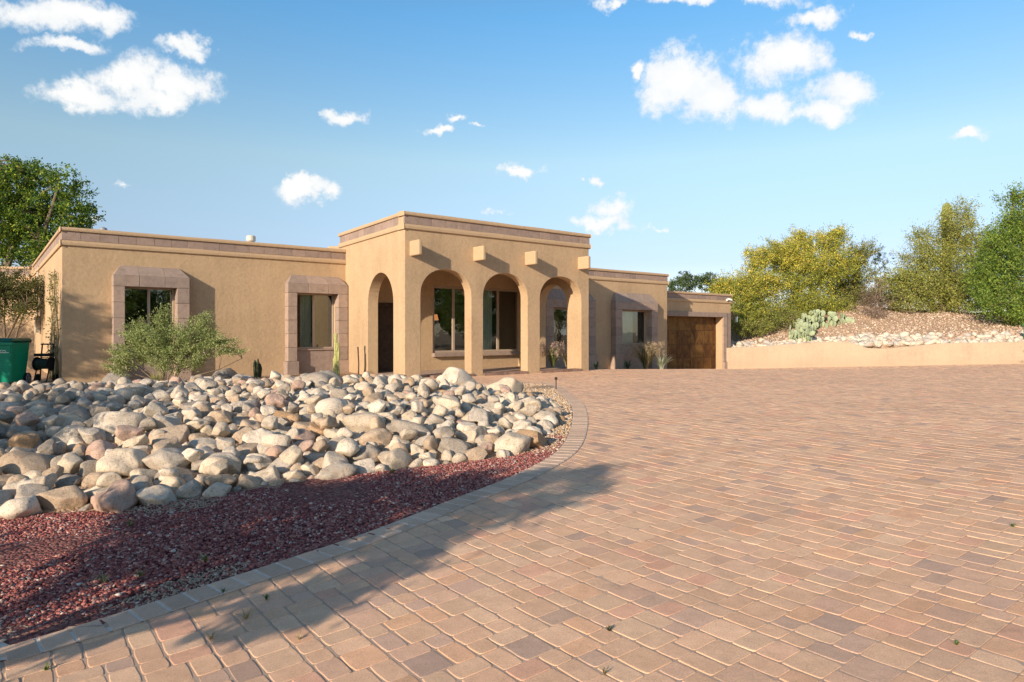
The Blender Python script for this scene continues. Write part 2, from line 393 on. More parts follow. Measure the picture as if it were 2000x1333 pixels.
# glass
def glass_mat():
    m = bpy.data.materials.new('window_glass'); m.use_nodes = True; n = NT(m.node_tree); n.n.clear()
    fr = n.node('ShaderNodeFresnel', {'IOR': 1.7}).outputs[0]
    fac = n.m('ADD', n.m('MULTIPLY', fr, 1.5), 0.10, clamp=True)
    tr = n.node('ShaderNodeBsdfTransparent', {'Color': (0.80, 0.85, 0.81, 1)})
    nz = n.noise(pos(n), 1.8, 3, 0.5)
    bp = n.node('ShaderNodeBump', {'Height': nz, 'Strength': 0.12, 'Distance': 0.02})
    gl = n.node('ShaderNodeBsdfGlossy', {'Color': (0.85, 0.92, 0.88, 1), 'Roughness': 0.015, 'Normal': bp.outputs[0]})
    mx = n.node('ShaderNodeMixShader', {0: fac, 1: tr.outputs[0], 2: gl.outputs[0]})
    n.node('ShaderNodeOutputMaterial', {'Surface': mx.outputs[0]}); return m
M['glass'] = glass_mat()
def door_mat():
    m, n, b, o = material('patina_metal'); p = pos(n)
    mp = n.node('ShaderNodeMapping', {'Vector': p, 'Scale': (1, 1, 0.6)})
    f = n.noise(mp.outputs[0], 2.2, 7, 0.68, 0.8)
    oi = n.node('ShaderNodeObjectInfo').outputs['Random']
    f = n.m('ADD', f, n.m('MULTIPLY', n.m('SUBTRACT', oi, 0.5), 0.12))
    c = n.ramp(f, [(0.30, (0.05, 0.022, 0.01)), (0.48, (0.12, 0.055, 0.018)), (0.60, (0.19, 0.10, 0.028)), (0.75, (0.14, 0.095, 0.035))])
    n.l.new(c, b.inputs['Base Color']); b.inputs['Metallic'].default_value = 0.35; b.inputs['Roughness'].default_value = 0.5
    bump(n, b, f, 0.2, 0.01); return m
M['patina'] = door_mat()
def emis(name, col, s):
    m = bpy.data.materials.new(name); m.use_nodes = True; n = NT(m.node_tree); n.n.clear()
    e = n.node('ShaderNodeEmission', {'Color': (*col, 1), 'Strength': s}); n.node('ShaderNodeOutputMaterial', {'Surface': e.outputs[0]}); return m
M['lamp'] = emis('lit_lampshade', (1.0, 0.36, 0.12), 0.55)

# ------------------------------------------------------------------ terrain sheets
def axis(a, b, step, far):
    mid = list(np.arange(a, b + 1e-6, step)); s = step; lo = [a]; hi = [mid[-1]]
    while hi[-1] < far: s *= 1.25; hi.append(hi[-1] + s)
    s = step
    while lo[-1] > -far: s *= 1.25; lo.append(lo[-1] - s)
    return np.array(lo[1:][::-1] + mid + hi[1:])
ax = axis(-20, 34, 0.2, 1500); ay = axis(1, 46, 0.2, 1500)
gx, gy = np.meshgrid(ax, ay); gz = G(gx, gy)
gz = gz + (0.02 * np.sin(gx * 2.1 + np.sin(gy * 1.7)) * np.sin(gy * 1.9 + 1)) * (~inpoly(gx, gy, drive_poly)) * ((gy > 15) | (gx < 0.5))
nx, ny = len(ax), len(ay)
idx = np.arange(nx * ny).reshape(ny, nx)
quads = np.stack([idx[:-1, :-1], idx[:-1, 1:], idx[1:, 1:], idx[1:, :-1]], -1).reshape(-1, 4)
cxx = (gx[:-1, :-1] + gx[1:, 1:]).ravel() / 2; cyy = (gy[:-1, :-1] + gy[1:, 1:]).ravel() / 2
red_front = edge[5:]
rmask = np.zeros(len(quads), bool)
in_drive = inpoly(cxx, cyy, drive_poly)
bed_poly = rock_front[:-3] + [(1.15, 9.6), (1.12, 8.7)] + [p for p in edge[::-1] if p[1] < 8.9 and p[0] < 1.2] + [(-13, 0)]
in_red = inpoly(cxx, cyy, bed_poly) & ~in_drive
V3 = np.stack([gx.ravel(), gy.ravel(), gz.ravel()], -1)
def sheet(name, sel, mat, dz, **props):
    q = quads[sel]; used = np.unique(q); mp = np.full(len(V3), -1); mp[used] = np.arange(len(used))
    v = V3[used].copy(); v[:, 2] += dz
    return link(name, mk_fast(name, v, mp[q], 4, mat, smooth=True), None, kind='structure', **props)
sheet('ground', ~in_drive & ~in_red, M['dirt'], 0.0)
sheet('red_gravel_bed', in_red, M['red_dirt'], -0.002)
drive = sheet('driveway', in_drive, M['sand'], -0.0001)

# ------------------------------------------------------------------ pavers
def lin(r, g, b): return tuple(((c / 255) / 12.92 if c / 255 < 0.04045 else ((c / 255 + 0.055) / 1.055) ** 2.4) for c in (r, g, b))
PA = Vector((-0.602, 0.799)); PBd = Vector((0.799, 0.602))
UN = 0.069
CELLS = [[(0, 0, 3, 3), (3, 0, 2, 3), (0, 3, 3, 2), (3, 3, 2, 2)], [(0, 0, 2, 2), (2, 0, 3, 2), (0, 2, 2, 3), (2, 2, 3, 3)],
         [(0, 0, 2, 3), (2, 0, 3, 3), (0, 3, 2, 2), (2, 3, 3, 2)], [(0, 0, 3, 2), (3, 0, 2, 2), (0, 2, 3, 3), (3, 2, 2, 3)]]
plist = []
org = Vector((0.3, 4.0))
for i in range(-70, 150):
    off = random.choice((0, 1, 2, 3, 4)) * UN
    for j in range(-100, 150):
        c = org + PBd * (i * 5 * UN) + PA * (j * 5 * UN + off)
        if c.y < 1.5 or c.y > 39 or c.x < -8 or c.x > c.y * 0.86 + 2.5 or c.x < -0.9 * c.y - 1: continue
        for a, b, w, h in CELLS[random.randrange(4)]:
            plist.append((c.x, c.y, a, b, w, h))
pl = np.array(plist)
pcx = pl[:, 0] + PBd.x * (pl[:, 2] + pl[:, 4] / 2) * UN + PA.x * (pl[:, 3] + pl[:, 5] / 2) * UN
pcy = pl[:, 1] + PBd.y * (pl[:, 2] + pl[:, 4] / 2) * UN + PA.y * (pl[:, 3] + pl[:, 5] / 2) * UN
ok = inpoly(pcx, pcy, drive_poly)
pl, pcx, pcy = pl[ok], pcx[ok], pcy[ok]
order = np.argsort(np.where(np.abs(pcx) < 0.78 * pcy, pcy, 100 + pcy))
PCOL = [(0.76, 0.465, 0.295), (0.77, 0.485, 0.31), (0.73, 0.44, 0.275), (0.78, 0.44, 0.26), (0.68, 0.42, 0.285), (0.60, 0.39, 0.285), (0.74, 0.40, 0.265), (0.48, 0.325, 0.25), (0.77, 0.50, 0.32)]
PW = np.array([5, 5, 4, 2.2, 2.6, 1.8, 1.5, 0.9, 4]); PW = PW / PW.sum()
def paver_geo(w, h, near, gap=0.0078):
    """joints along one direction are open, the pieces almost touch along the other"""
    W_, H_ = w * UN - gap, h * UN - 0.0022
    if near:
        pts = []; c = 0.008
        for sx in (1, -1):
            for t in (-1, -0.35, 0.35, 1):
                x = sx * (W_ / 2 - (c * 0.6 if abs(t) == 1 else random.uniform(-0.0012, 0.0040))); y = sx * t * (H_ / 2 - (c if abs(t) == 1 else 0)); pts.append((x, y))
            pts.append((sx * (W_ / 2 - c * 2.2), sx * H_ / 2)); pts.append((-sx * (W_ / 2 - c * 2.2), sx * H_ / 2))
        n = len(pts)
        def ring(ix, iy, z): return [(x * (1 - 2 * ix / W_), y * (1 - 2 * iy / H_), z) for x, y in pts]
        vs = ring(0, 0, -0.006) + ring(0.0006, 0.0004, -0.0020) + ring(0.0052, 0.0022, 0)
        fs = [(k * n + i, k * n + (i + 1) % n, (k + 1) * n + (i + 1) % n, (k + 1) * n + i) for k in (0, 1) for i in range(n)] + [tuple(range(2 * n, 3 * n))]
    else:
        x, y = W_ / 2, H_ / 2; z0 = -0.0038; k = 0.0045; k2 = 0.001
        vs = [(-x, -y, z0), (x, -y, z0), (x, y, z0), (-x, y, z0), (-x + k, -y + k2, 0), (x - k, -y + k2, 0), (x - k, y - k2, 0), (-x + k, y - k2, 0)]
        fs = [(0, 1, 5, 4), (1, 2, 6, 5), (2, 3, 7, 6), (3, 0, 4, 7), (4, 5, 6, 7)]
    return np.array(vs), fs
allv, allf, allc = [], [], []; base = 0
ncol = rng.normal(0, 1, (len(pl), 3))
for rank, k in enumerate(order):
    w, h = pl[k, 4], pl[k, 5]; cx, cy = pcx[k], pcy[k]
    near = cy < 11 and rank < 7000
    v, fs = paver_geo(w, h, near)
    rot = random.gauss(0, 0.008); tz = random.gauss(0, 0.0007); tx = random.gauss(0, 0.008); ty = random.gauss(0, 0.008)
    vx = v[:, 0] + v[:, 1] * rot; vy = v[:, 1] - v[:, 0] * rot
    X = PBd.x * vx + PA.x * vy; Y = PBd.y * vx + PA.y * vy
    far = float(sstep((cy - 7) / 12))
    cc = np.array(PCOL[rng.choice(len(PCOL), p=PW)])
    cc = cc * 0.78 + np.array((0.75, 0.46, 0.295)) * 0.22; cc = cc * (1 - 0.35 * far) + np.array((0.76, 0.465, 0.295)) * 0.35 * far
    cc = cc * np.array((0.99, 1.025, 1.02)) * (1 + 0.045 * ncol[k, 0]) * (1 + 0.005 * ncol[k])
    if rank < 300:
        Z = gbase(cx + X, cy + Y) + v[:, 2] + tz + tx * v[:, 0] + ty * v[:, 1] - G0(cx, cy)
        me = mk('paver', np.stack([X, Y, Z], -1), fs, M['paver'], cols=cc)
        o = link('paver', me, drive); o.location = (cx, cy, G0(cx, cy) + 0.003)
    else:
        allv.append(np.stack([cx + X, cy + Y, v[:, 2] + tz + tx * v[:, 0] + ty * v[:, 1] + 0.003], -1))
        allf += [tuple(i + base for i in q) for q in fs]; allc.append(np.tile(cc, (len(v), 1))); base += len(v)
V_ = np.concatenate(allv); V_[:, 2] += gbase(V_[:, 0], V_[:, 1])
link('paver_field', mk('paver_field', V_, allf, M['paver'], cols=np.concatenate(allc)), drive, kind='stuff')
print('pavers', len(pl))

# edging course
L_ = [Vector(p) for p in edge]; acc = [0]
for a, b in zip(L_[:-1], L_[1:]): acc.append(acc[-1] + (b - a).length)
def along(s):
    i = min(max(int(np.searchsorted(acc, s)) - 1, 0), len(L_) - 2); t = (s - acc[i]) / (acc[i + 1] - acc[i]); d = (L_[i + 1] - L_[i]).normalized()
    return L_[i].lerp(L_[i + 1], t), d
kerb = None
s = 0.0; kidx = 0; klist = []
while s < acc[-1] - 0.2:
    c, d = along(s + 0.078); klist.append((c, d)); s += 0.162
for c, d in klist:
    nrm = Vector((d.y, -d.x)); hw = 0.0745; hl = 0.118
    vs = []; zc = G0(c.x, c.y)
    wv = [random.uniform(-0.002, 0.002) for _ in range(8)]
    for zz, ins in ((-0.03, 0), (0.003, 0.0), (0.009, 0.006)):
        for q, (a, b) in enumerate(((-1, -1), (1, -1), (1, 1), (-1, 1))):
            p_ = d * (a * (hw - ins) + wv[q]) + nrm * (b * (hl - ins) + wv[q + 4])
            vs.append((p_.x, p_.y, G0(c.x + p_.x, c.y + p_.y) - zc + zz + 0.004))
    fs = [(i, (i + 1) % 4, 4 + (i + 1) % 4, 4 + i) for i in range(4)] + [(4 + i, 4 + (i + 1) % 4, 8 + (i + 1) % 4, 8 + i) for i in range(4)] + [(8, 9, 10, 11)]
    base_c = np.array((0.62, 0.44, 0.31)) * random.uniform(0.86, 1.12)
    me = mk('edging_paver', vs, fs, M['paver'], cols=base_c)
    if kerb is None:
        # the mortar bed that carries the course
        mv, mf = [], []
        for i, (c2, d2) in enumerate(klist):
            n2 = Vector((d2.y, -d2.x))
            for b in (-1, 1):
                q2 = c2 + n2 * (0.122 * b); mv.append((q2.x, q2.y, G0(q2.x, q2.y) + 0.0095))
            if i: mf.append((2 * i - 2, 2 * i - 1, 2 * i + 1, 2 * i))
        kerb = link('edging_strip', mk('edging_strip', mv, mf, plain('mortar', (0.70, 0.60, 0.50), 0.9, 0, 0.1, 20, 0.4, 200)), None, kind='structure')
    o = link('edging_paver', me, kerb); o.location = (c.x, c.y, zc)

# ------------------------------------------------------------------ gravel
def stones(name, x, y, z, size, cols, mat, seed=1, flat=0.7, **props):
    r = np.random.default_rng(seed); n = len(x)
    base = np.array([(1, 0, 0), (-1, 0, 0), (0, 1, 0), (0, -1, 0), (0, 0, 1), (0, 0, -1)], float)
    q = base[None] * (1 + r.uniform(-0.35, 0.35, (n, 6, 1))) + r.uniform(-0.22, 0.22, (n, 6, 3))
    A = r.normal(size=(n, 3, 3)); Q, _ = np.linalg.qr(A)
    q = np.einsum('nij,nkj->nki', Q, q); q[:, :, 2] *= flat
    q = q * size[:, None, None]
    q[:, :, 0] += x[:, None]; q[:, :, 1] += y[:, None]; q[:, :, 2] += (z + size * 0.25)[:, None]
    fc = np.array([(0, 2, 4), (2, 1, 4), (1, 3, 4), (3, 0, 4), (2, 0, 5), (1, 2, 5), (3, 1, 5), (0, 3, 5)])
    ff = (fc[None] + (np.arange(n) * 6)[:, None, None]).reshape(-1, 3)
    return link(name, mk_fast(name, q.reshape(-1, 3), ff, 3, mat, cols=np.repeat(cols, 6, 0)), None, **props)
def pick(cols, w, n, r, jit=0.12):
    c = np.array(cols)[r.choice(len(cols), n, p=np.array(w) / sum(w))]
    return np.clip(c * (1 + r.normal(0, jit, (n, 1))), 0.01, 0.9)
r = np.random.default_rng(3)
def scatter(poly, n, r, xmin, xmax, ymin, ymax, extra=None):
    x = r.uniform(xmin, xmax, n); y = r.uniform(ymin, ymax, n); k = inpoly(x, y, poly)
    if extra is not None: k &= extra(x, y)
    k &= (np.abs(x) < 0.80 * y + 0.6)
    return x[k], y[k]
def clear_edge(x, y): return (~inpoly(x, y, drive_poly)) & (dline(x, y, edge) > 0.135)
x, y = scatter(bed_poly, 330000, r, -9, 1.3, 2.2, 9.8, clear_edge)
# bare sandy patches close to the edging, bottom left, and one by the boulders
def sandy(x, y):
    a = (dline(x, y, edge) < 0.42 - 0.08 * np.maximum(y - 3.6, 0) + 0.1 * np.sin(x * 5)) & (x < -1.9)
    a2 = ((x + 3.35) / 0.55) ** 2 + ((y - 6.55) / 0.28) ** 2 < 1
    return a | a2
sp = sandy(x, y) & (r.random(len(x)) < 0.85)
x, y = x[~sp], y[~sp]
sz = 0.0105 + 0.009 * r.random(len(x)) ** 1.5
cols = pick([(0.33, 0.11, 0.09), (0.40, 0.16, 0.13), (0.23, 0.07, 0.065), (0.46, 0.25, 0.20), (0.60, 0.48, 0.40), (0.44, 0.34, 0.29), (0.12, 0.04, 0.045)], [5, 4, 3.5, 2.4, 0.6, 0.8, 3.2], len(x), r)
stones('red_gravel', x, y, G(x, y), sz, cols, M['gravel'], 4, kind='stuff'); print('red', len(x))
x, y = scatter(bed_poly, 4200, r, -9, 1.3, 2.2, 9.8, clear_edge)
k_ = r.random(len(x)) < 0.16; x, y = x[k_], y[k_]
stones('pale_pebbles', x, y, G(x, y) + 0.008, 0.012 + 0.013 * r.random(len(x)) ** 2, pick([(0.55, 0.50, 0.45), (0.62, 0.54, 0.46), (0.45, 0.38, 0.35)], [2, 1, 1], len(x), r), M['gravel'], 5, 0.45, kind='stuff')
TAN = [(0.55, 0.40, 0.25), (0.48, 0.33, 0.20), (0.62, 0.50, 0.36), (0.40, 0.26, 0.16), (0.66, 0.56, 0.44), (0.45, 0.27, 0.15)]
side_poly = [P(1000, 890), P(1085, 885), P(1118, 850)] + [p for p in edge if p[1] > 8.2] + [(-3.5, 19.5), (-5.5, 21), (-12.5, 18), (-16, 18), (-16, 14.0), (-10.5, 14.4), (-2.5, 15.1), (0.0, 14.5), (0.75, 13.2), (0.8, 11), P(1060, 860)]
x, y = scatter(side_poly, 210000, r, -14, 2, 7.5, 21, clear_edge)
k_ = r.random(len(x)) < np.where(y < 15.5, 1.0, 0.4); x, y = x[k_], y[k_]
stones('tan_gravel', x, y, G(x, y), 0.014 + 0.013 * r.random(len(x)), pick(TAN, [4, 3, 3, 2, 1.5, 1], len(x), r), M['gravel'], 6, kind='stuff'); print('tan', len(x))
# sandy patch gravel, bottom left
x, y = scatter(bed_poly, 90000, r, -6, -1, 2.5, 7.2, clear_edge); k_ = sandy(x, y); x, y = x[k_], y[k_]
stones('sandy_gravel', x, y, G(x, y), 0.006 + 0.008 * r.random(len(x)) ** 2, pick([(0.50, 0.38, 0.27), (0.42, 0.30, 0.21), (0.56, 0.45, 0.34), (0.34, 0.14, 0.11)], [4, 3, 2, 0.7], len(x), r), M['gravel'], 8, kind='stuff')
# loose stones on the slope behind the retaining wall
x = r.uniform(11, 36, 46000); y = wall_y(x) + 0.4 + 10 * r.random(len(x)) ** 1.3
stones('slope_gravel', x, y, G(x, y), 0.018 + 0.075 * r.random(len(x)) ** 4, pick([(0.54, 0.42, 0.31), (0.47, 0.34, 0.24), (0.60, 0.50, 0.40), (0.40, 0.28, 0.20)], [3, 3, 2, 2], len(x), r), M['gravel'], 9, kind='stuff')

# ------------------------------------------------------------------ boulders
def ico(sub):
    bm = bmesh.new(); bmesh.ops.create_icosphere(bm, subdivisions=sub, radius=1); bm.verts.ensure_lookup_table()
    v = np.array([q.co[:] for q in bm.verts]); f = np.array([[q.index for q in p.verts] for p in bm.faces]); bm.free(); return v, f
ICO3, ICO3F = ico(4); ICO2, ICO2F = ico(3)
def rock_shape(v, r):
    v = v.copy(); n = len(v)
    k = r.normal(size=(7, 3)); k /= np.linalg.norm(k, axis=1)[:, None]; ph = r.uniform(0, 6.28, 7); fq = r.uniform(1.2, 3.6, 7)
    rad = 1 + sum(0.07 * np.sin(fq[i] * (v @ k[i]) * 1.6 + ph[i]) for i in range(7))
    v = v * rad[:, None]
    for _ in range(r.integers(5, 10)):
        p = r.normal(size=3); p /= np.linalg.norm(p); d = r.uniform(0.54, 0.88); e = v @ p - d
        soft = np.where(e > 0, e, 0) * r.uniform(0.80, 1.0); v = v - soft[:, None] * p
    k = r.normal(size=(6, 3)) * 6; ph = r.uniform(0, 6.28, 6)
    v = v * (1 + sum(0.008 * np.sin(v @ k[i] + ph[i]) for i in range(6)))[:, None]
    sc = np.array([r.uniform(1.02, 1.36), r.uniform(0.85, 1.05), r.uniform(0.70, 0.96)]); return v * sc
rr = np.random.default_rng(21)
protos = [(rock_shape(ICO3, rr), rock_shape(ICO2, rr)) for _ in range(26)]
proto_me = [mk_fast('boulder', p[0], ICO3F, 3, M['rock_o'], smooth=True) for p in protos]
rocks = []
cell = {}
def fits(x, y, rad, ov):
    for i in range(int((x - 1) / 0.5), int((x + 1) / 0.5) + 1):
        for j in range(int((y - 1) / 0.5), int((y + 1) / 0.5) + 1):
            for q in cell.get((i, j), ()):
                if math.hypot(x - q[0], y - q[1]) < (rad + q[2]) * ov: return False
    return True
def put(x, y, rad): cell.setdefault((int(x / 0.5), int(y / 0.5)), []).append((x, y, rad)); rocks.append((x, y, rad))
def visible(x, y): return abs(x) < 0.79 * y + 0.4
# landmarks read off the photograph: (px, py of centre, radius)
for px, py, rad in [(130, 965, 0.24), (40, 985, 0.19), (232, 968, 0.20), (305, 962, 0.17), (425, 952, 0.15), (372, 950, 0.15), (655, 880 + 20, 0.2), (560, 925, 0.27), (650, 918, 0.16),
                    (675, 885, 0.30), (855, 892, 0.27), (940, 882, 0.27), (770, 892, 0.20), (1035, 850, 0.27), (1000, 862, 0.25), (620, 865 + 20, 0.12),
                    (1030, 790, 0.3), (45, 905, 0.26), (330, 895, 0.24), (250, 900, 0.25), (440, 905, 0.22), (200, 880, 0.20)]:
    z = 0.1 if py < 900 else -0.1
    yy = (EYE - z) * F / (py - 650); xx = (px - 1000) / F * yy
    yy0 = yy; 
    for _ in range(20):
        z = 0.5 * z + 0.5 * (Gf(xx, yy) + rad * 0.5); yy = (EYE - z) * F / (py - 650); xx = (px - 1000) / F * yy
    if inpoly(xx, yy, rock_poly) and fits(xx, yy, rad, 0.75): put(xx, yy, rad)
put(-0.15, 14.1, 0.40); put(-1.1, 14.2, 0.46); put(-3.8, 13.2, 0.36)
def fill(rmin, rmax, tries, ov):
    for _ in range(tries):
        x = rr.uniform(-12.5, 1.2); y = rr.uniform(5.0, 15.2)
        if not visible(x, y): continue
        if not inpoly(x, y, rock_poly): continue
        if dline(x, y, rock_front[1:]) < rmin * 0.7: continue
        rad = rr.uniform(rmin, rmax)
        rad *= 1 - 0.20 * float(sstep((y - 7.5) / 4))
        if fits(x, y, rad, ov): put(x, y, rad)
fill(0.20, 0.27, 300, 0.96); fill(0.13, 0.19, 9000, 0.86); fill(0.085, 0.13, 22000, 0.84); fill(0.05, 0.085, 32000, 0.86)
n_first = len(rocks)
# a second layer lying in the hollows of the first
cell2 = cell; cell = {}
lay2 = []
for _ in range(2600):
    x = rr.uniform(-12.3, 0.6); y = rr.uniform(6.6, 14.4); rad = rr.uniform(0.08, 0.15)
    if visible(x, y) and inpoly(x, y, rock_poly) and dline(x, y, rock_front) > 0.45 and fits(x, y, rad, 1.45): put(x, y, rad)
print('rocks', len(rocks), n_first)
BCOL = {'cream': (0.62, 0.54, 0.43), 'pale': (0.54, 0.49, 0.42), 'tan': (0.50, 0.40, 0.30), 'grey': (0.36, 0.325, 0.28), 'rust': (0.46, 0.32, 0.20), 'pinkish': (0.52, 0.38, 0.31), 'whitish': (0.68, 0.61, 0.51)}
items = []
for i, (x, y, rad) in enumerate(rocks):
    left = float(sstep((-x - 2.0) / 4))
    names = list(BCOL); w = np.array([4.5 - 2.4 * left, 3.0, 2.2, 0.6 + 3.6 * left, 0.30, 0.6, 3.4 - 2.0 * left]); w /= w.sum()
    cn = names[rr.choice(len(names), p=w)]; c = np.array(BCOL[cn]) * rr.uniform(0.86, 1.1) * np.array((1.03, 0.99, 0.94))
    z = Gf(x, y) + rad * (0.30 if i < n_first else 0.75) - 0.02 + (0.0 if i < n_first else 0.07)
    items.append([x, y, z, rad, cn, c, rr.integers(len(protos)), rr.uniform(0, 6.28), rr.uniform(-0.35, 0.35), rr.uniform(-0.35, 0.35), rad / y])
items.sort(key=lambda q: -q[10])
WHERE = [(120, 'below the green bin'), (215, 'below the house corner'), (340, 'left below the bush'), (470, 'right below the bush'), (555, 'below the blank wall'),
         (690, 'below the second window'), (800, 'below the side arch'), (930, 'below the first arch'), (1045, 'below the second arch'), (3000, 'by the curved edge')]
info = []
for rank, (x, y, z, rad, cn, c, pi, rz, rx_, ry_, _) in enumerate(items[:300]):
    px = 1000 + x / y * F; d = float(dline(x, y, rock_front)); wh = next(t for lim, t in WHERE if px < lim)
    row = 'at the bank foot' if d < 0.45 and y < 9.8 else ('low on the bank' if d < 1.6 else ('halfway up the bank' if y < 12.3 else 'on the bank crest'))
    e = np.ptp(protos[pi][1], axis=0); sh = 'long' if e[0] / e[1] > 1.45 else ('flat' if e[2] / e[1] < 0.76 else 'rounded')
    info.append((f"{'large' if rad > 0.20 else ('medium' if rad > 0.14 else 'small')} {sh} {cn} boulder {row} {wh}", px))
count = {}
for l_, px in info: count.setdefault(l_, []).append(px)
ORD = ['leftmost', 'second from left', 'third from left', 'fourth from left', 'fifth from left', 'sixth from left', 'seventh from left', 'eighth from left', 'ninth from left']
for (lab, px), (x, y, z, rad, cn, c, pi, rz, rx_, ry_, _) in zip(info, items[:300]):
    g_ = sorted(count[lab])
    if len(g_) > 1: lab = (lab + ', ' + ORD[min(g_.index(px), 8)]).replace('halfway up the bank', 'mid bank').replace('boulder at the bank foot', 'boulder at bank foot')
    o = link('boulder', proto_me[pi], None, label=lab, category='boulder', group='river boulders piled on the bank before the house')
    o.location = (x, y, z); o.scale = (rad, rad, rad); o.rotation_euler = (rx_, ry_, rz); o.color = (*c, 1)
rest = items[300:]
vs, fs, cs = [], [], []; b0 = 0
def rotm(rx, ry, rz): return np.array(Matrix.Rotation(rz, 3, 'Z') @ Matrix.Rotation(ry, 3, 'Y') @ Matrix.Rotation(rx, 3, 'X'))
for (x, y, z, rad, cn, c, pi, rz, rx_, ry_, _) in rest:
    v = (protos[pi][1] * rad) @ rotm(rx_, ry_, rz).T + np.array((x, y, z)); vs.append(v); fs.append(ICO2F + b0); b0 += len(v); cs.append(np.tile(c, (len(v), 1)))
link('boulder_heap', mk_fast('boulder_heap', np.concatenate(vs), np.concatenate(fs), 3, M['rock_a'], cols=np.concatenate(cs), smooth=True), None, kind='stuff')
# pale cobbles laid along the top of the retaining wall
vs, fs, cs = [], [], []; b0 = 0; V1, F1 = ico(2)
for i in range(760):
    x = rr.uniform(12.3, 31); v_ = 0.15 + 2.6 * rr.random() ** 1.7; y = float(wall_y(x)) + 0.2 + v_
    if x < 14.5 and rr.random() < 0.5: continue
    rad = rr.uniform(0.09, 0.22) * (1.25 if 18.5 < x < 22 else 1)
    v = (rock_shape(V1, rr) * rad) @ rotm(rr.uniform(-.3, .3), rr.uniform(-.3, .3), rr.uniform(0, 6)).T + np.array((x, y, Gf(x, y) + rad * 0.35)); vs.append(v); fs.append(F1 + b0); b0 += len(v)
    c = np.array([(0.68, 0.60, 0.48), (0.60, 0.50, 0.40), (0.55, 0.38, 0.27), (0.48, 0.45, 0.40)][rr.choice(4, p=[0.5, 0.25, 0.1, 0.15])]); cs.append(np.tile(c, (len(v), 1)))
link('slope_cobbles', mk_fast('slope_cobbles', np.concatenate(vs), np.concatenate(fs), 3, M['rock_a'], cols=np.concatenate(cs), smooth=True), None, kind='stuff')
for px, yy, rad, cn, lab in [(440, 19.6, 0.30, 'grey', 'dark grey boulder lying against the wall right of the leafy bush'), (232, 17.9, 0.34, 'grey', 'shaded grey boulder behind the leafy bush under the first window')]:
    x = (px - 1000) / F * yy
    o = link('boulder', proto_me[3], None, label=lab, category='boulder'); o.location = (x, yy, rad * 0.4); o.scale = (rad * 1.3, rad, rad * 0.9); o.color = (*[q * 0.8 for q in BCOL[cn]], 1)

# ------------------------------------------------------------------ the house
house = thing('house', 'tan stucco flat-roofed desert house with arched entry porch, stone window surrounds and garage', 'house', (0, 0, 0))
ZL = 4.20; ZB = 4.82; ZR = 4.12; ZG = 3.46; ZF = -0.9
def wallp(name, fr, outline, holes, d0, d1, mat, parent=house, bevel=0.0, **props):
    loops = [outline] + holes
    polys = [[Vector((a, b, 0)) for a, b in lp] for lp in loops]
    tris = tessellate_polygon(polys); flat = [q for lp in loops for q in lp]; n = len(flat)
    vs = [fr.p(a, d0, b) for a, b in flat] + [fr.p(a, d1, b) for a, b in flat]; fs = []
    for t in tris: fs.append(tuple(t)); fs.append(tuple(i + n for i in t[::-1]))
    k = 0
    for lp in loops:
        m = len(lp)
        for i in range(m): a, b = k + i, k + (i + 1) % m; fs.append((a, b, b + n, a + n))
        k += m
    me = mk(name, vs, fs, mat); bm = bmesh.new(); bm.from_mesh(me); bmesh.ops.recalc_face_normals(bm, faces=bm.faces)
    bmesh.ops.dissolve_limit(bm, angle_limit=0.001, verts=bm.verts, edges=bm.edges, use_dissolve_boundaries=False)
    bmesh.ops.triangulate(bm, faces=[f for f in bm.faces if len(f.verts) > 4 and False])
    bm.to_mesh(me); bm.free()
    o = link(name, me, parent, **props)
    if bevel:
        b = o.modifiers.new('bevel', 'BEVEL'); b.width = bevel; b.segments = 3; b.limit_method = 'ANGLE'; b.angle_limit = math.radians(40); b.use_clamp_overlap = True
    return o
def rect(t0, t1, z0, z1): return [(t0, z0), (t1, z0), (t1, z1), (t0, z1)]
def arch(t0, t1, z0, zt, spring, n=18, pw=2.0):
    c = (t0 + t1) / 2; a = (t1 - t0) / 2; pts = [(t0, z0), (t1, z0)]
    for i in range(n + 1):
        q = math.pi * i / n; cs, sn = math.cos(q), math.sin(q)
        pts.append((c + a * math.copysign(abs(cs) ** (2 / pw), cs), spring + (zt - spring) * abs(sn) ** (2 / pw)))
    return pts
tile_mesh = {}
